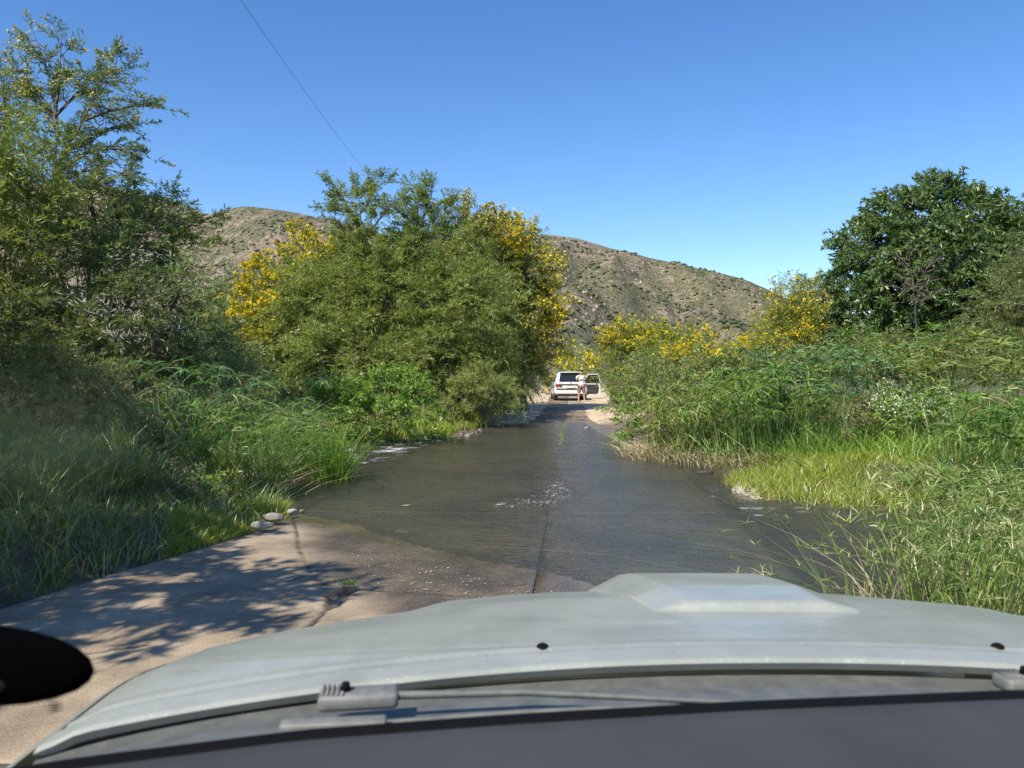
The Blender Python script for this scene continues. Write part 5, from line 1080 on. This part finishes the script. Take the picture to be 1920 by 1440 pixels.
ws_ob = mesh('windscreen', np.array(V), F, b.m, van, smooth=True)
# dashboard
V = []
for x in xs:
    d_ = dbase(x); V += [(x, d_-.024, 1.65-.374), (x, d_-.034, 1.65-.3665), (x, d_-.06, 1.65-.365), (x, d_-.2, 1.65-.362), (x, d_-.36, 1.65-.375), (x, d_-.45, 1.65-.41), (x, d_-.50, 1.65-.50), (x, d_-.5, 1.65-.8)]
i = np.arange(59)[:, None]*8; j = np.arange(7)[None]; F = np.stack([i+j, i+8+j, i+8+j+1, i+j+1], -1).reshape(-1, 4)
mesh('dashboard', np.array(V), F, M['dash'], van, smooth=True)
# wipers: pivot cap, arm, blade
for u_, tag_ in ((-.585, 0), (.265, 1)):
    d_ = drear(u_)-.085; px_ = CX+u_; z_ = 1.65-.398
    wp = bpy.data.objects.new('wiper', None); C.objects.link(wp); wp.parent = van; wp.location = (px_-CX, d_, z_)
    bm = bmesh.new(); box_bm(bm, Vector((px_+.02, d_+.0, z_+.006)), (.095, .036, .020), Matrix.Rotation(.12, 3, 'Z')); bm_obj('pivot_cap', bm, M['arm'], wp, bevel=.006)
    for k_ in range(5):
        bm = bmesh.new(); box_bm(bm, Vector((px_-.022+k_*.006, d_-.003, z_+.0165)), (.0025, .028, .003), Matrix.Rotation(.12, 3, 'Z')); bm_obj('grip_rib', bm, M['arm'], wp)
    bm = bmesh.new(); box_bm(bm, Vector((px_-.0, d_-.045, z_-.006)), (.12, .02, .012), Matrix.Rotation(.10, 3, 'Z')); bm_obj('lower_bracket', bm, M['arm'], wp, bevel=.003)
    bm = bmesh.new(); bmesh.ops.create_cone(bm, cap_ends=True, segments=12, radius1=.006, radius2=.005, depth=.008, matrix=Matrix.Translation((px_+.005, d_-.004, z_+.022))); bm_obj('pivot_nut', bm, M['blackp'], wp)
    e = (px_+.50, drear(u_+.5)-.12, z_+.006)
    V, F = tube(np.array([(px_+.05, d_+.002, z_+.008), (px_+.22, (d_+e[1])/2+.012, z_+.002), (e[0], e[1], z_-.012)]), [.0055, .0045, .003], 6); mesh('wiper_arm', V, F, M['cowl'], wp, smooth=True)
    V, F = tube(np.array([(px_-.02+k*.6, drear(u_-.02+k*.6)-.115, z_-.016) for k in np.linspace(0, 1, 9)]), np.full(9, .004), 6); mesh('wiper_blade', V, F, M['cowl'], wp, smooth=True)
# dust smear on the glass: thousands of grains, blurred by the lens
def WP(px, py):
    a_ = AT(px, py, 1.0)-CAM; best = None
    for t in np.linspace(.0, 1, 60):
        # find the glass point along the ray
        for _ in (0,):
            Yt = (dbase(a_[0]*.6)+.012-.62*t); z_ = 1.65-.376+.60*t+.03*math.sin(t*3.14); zr = 1.65+a_[2]*Yt
            if best is None or abs(zr-z_) < best[0]: best = (abs(zr-z_), Yt)
    return CAM+a_*best[1]
rd = np.random.default_rng(8); cand = []
def smear(cx_, cy_, rx_, ry_, n, ang=0):
    g_ = rd.normal(0, 1, (n, 2)); ca, sa = math.cos(ang), math.sin(ang)
    cand.append(np.stack([cx_+g_[:, 0]*rx_*ca-g_[:, 1]*ry_*sa, cy_+g_[:, 0]*rx_*sa+g_[:, 1]*ry_*ca], -1))
smear(90, 900, 110, 110, 6500); smear(60, 830, 70, 60, 3200); smear(190, 760, 70, 60, 1800); smear(560, 1180, 60, 8, 0)
smear(1310, 1035, 95, 14, 2600, -.45); smear(1180, 1080, 55, 16, 1300, -.4); smear(255, 1195, 40, 6, 500, -.95); smear(1035, 980, 10, 60, 0)
cand.append(rd.random((12000, 2))*[1960, 760]+[-20, 620])
pc = np.concatenate(cand); grd = {}
pts = np.array([WP(x, y) for x, y in pc[::40]])
# cheap: evaluate glass depth on a coarse py table (depth depends on row and column smoothly)
pys = np.linspace(-50, 1400, 30); pxs = np.linspace(-300, 2100, 25); tab = np.array([[WP(x, y)[1] for x in pxs] for y in pys])
def wdepth(x, y):
    fi = np.clip((y+50)/1450*29, 0, 28.999); fj = np.clip((x+300)/2400*24, 0, 23.999); i0 = fi.astype(int); j0 = fj.astype(int); a_ = fi-i0; b_ = fj-j0
    return (tab[i0, j0]*(1-b_)+tab[i0, j0+1]*b_)*(1-a_)+(tab[i0+1, j0]*(1-b_)+tab[i0+1, j0+1]*b_)*a_
dp = wdepth(pc[:, 0], pc[:, 1])*.996
ab = np.stack([(pc[:, 0]-960)/1440, np.ones(len(pc)), -math.sin(PITCH)+(720-pc[:, 1])/1440], -1)
P = CAM+ab*dp[:, None]; r_ = .00012*(.6+.9*rd.random(len(P)))
a1 = np.stack([r_, 0*r_, 0*r_], -1); b1 = np.stack([0*r_, -r_*.7, r_*.7], -1)
mesh('windscreen_dust', np.stack([P-a1-b1, P+a1-b1, P+a1+b1, P-a1+b1], 1).reshape(-1, 3), np.arange(len(P)*4).reshape(-1, 4), leafmat('road dust', (.8, .8, .76), (.8, .8, .76), (.8, .8, .76), .5, 0), van, kind='stuff')
# dark oval mount at the lower left, just inside the glass
c = AT(48, 1248, .55); bm = bmesh.new()
mt = thing('oval_mount', 'blurred black oval mount with grey face cut off by the left picture edge', 'mount', c)
rr = .5*.55
V = []; na, nb = 40, 10; ax, az_ = .074, .0225
for i_ in range(na):
    t = i_/na*2*math.pi
    for j_ in range(nb):
        s_ = j_/nb*2*math.pi; V.append((c[0]-.040+ax*math.cos(t)*(1+.20*math.cos(s_)), c[1]+.007*math.sin(s_), c[2]+az_*math.sin(t)*(1+.36*math.cos(s_))-.05*ax*math.cos(t)))
F = [(i_*nb+j_, i_*nb+(j_+1) % nb, ((i_+1) % na)*nb+(j_+1) % nb, ((i_+1) % na)*nb+j_) for i_ in range(na) for j_ in range(nb)]
bm = bmesh.new(); bmesh.ops.create_uvsphere(bm, u_segments=24, v_segments=12, radius=1, matrix=Matrix.Translation((c[0]-.040, c[1]+.002, c[2])) @ Matrix.Rotation(.05, 4, 'Y') @ Matrix.Diagonal((ax*1.2, .014, az_*1.32, 1))); bm_obj('housing', bm, M['mount'], mt)
bm = bmesh.new(); bmesh.ops.create_uvsphere(bm, u_segments=24, v_segments=12, radius=1, matrix=Matrix.Translation((c[0]-.062, c[1]-.009, c[2]-.010)) @ Matrix.Diagonal((ax*.75, .006, az_*.62, 1))); bm_obj('face_plate', bm, M['plate_grey'], mt)
print('LEAVES', sorted(TREES, key=lambda t: -t[1])[:40], sum(t[1] for t in TREES))
print('TRIS', sum(sum(len(p.vertices)-2 for p in o.data.polygons) if len(o.data.polygons) < 2000 else len(o.data.polygons)*(len(o.data.polygons[0].vertices)-2) for o in bpy.data.objects if o.type == 'MESH')/1e6)
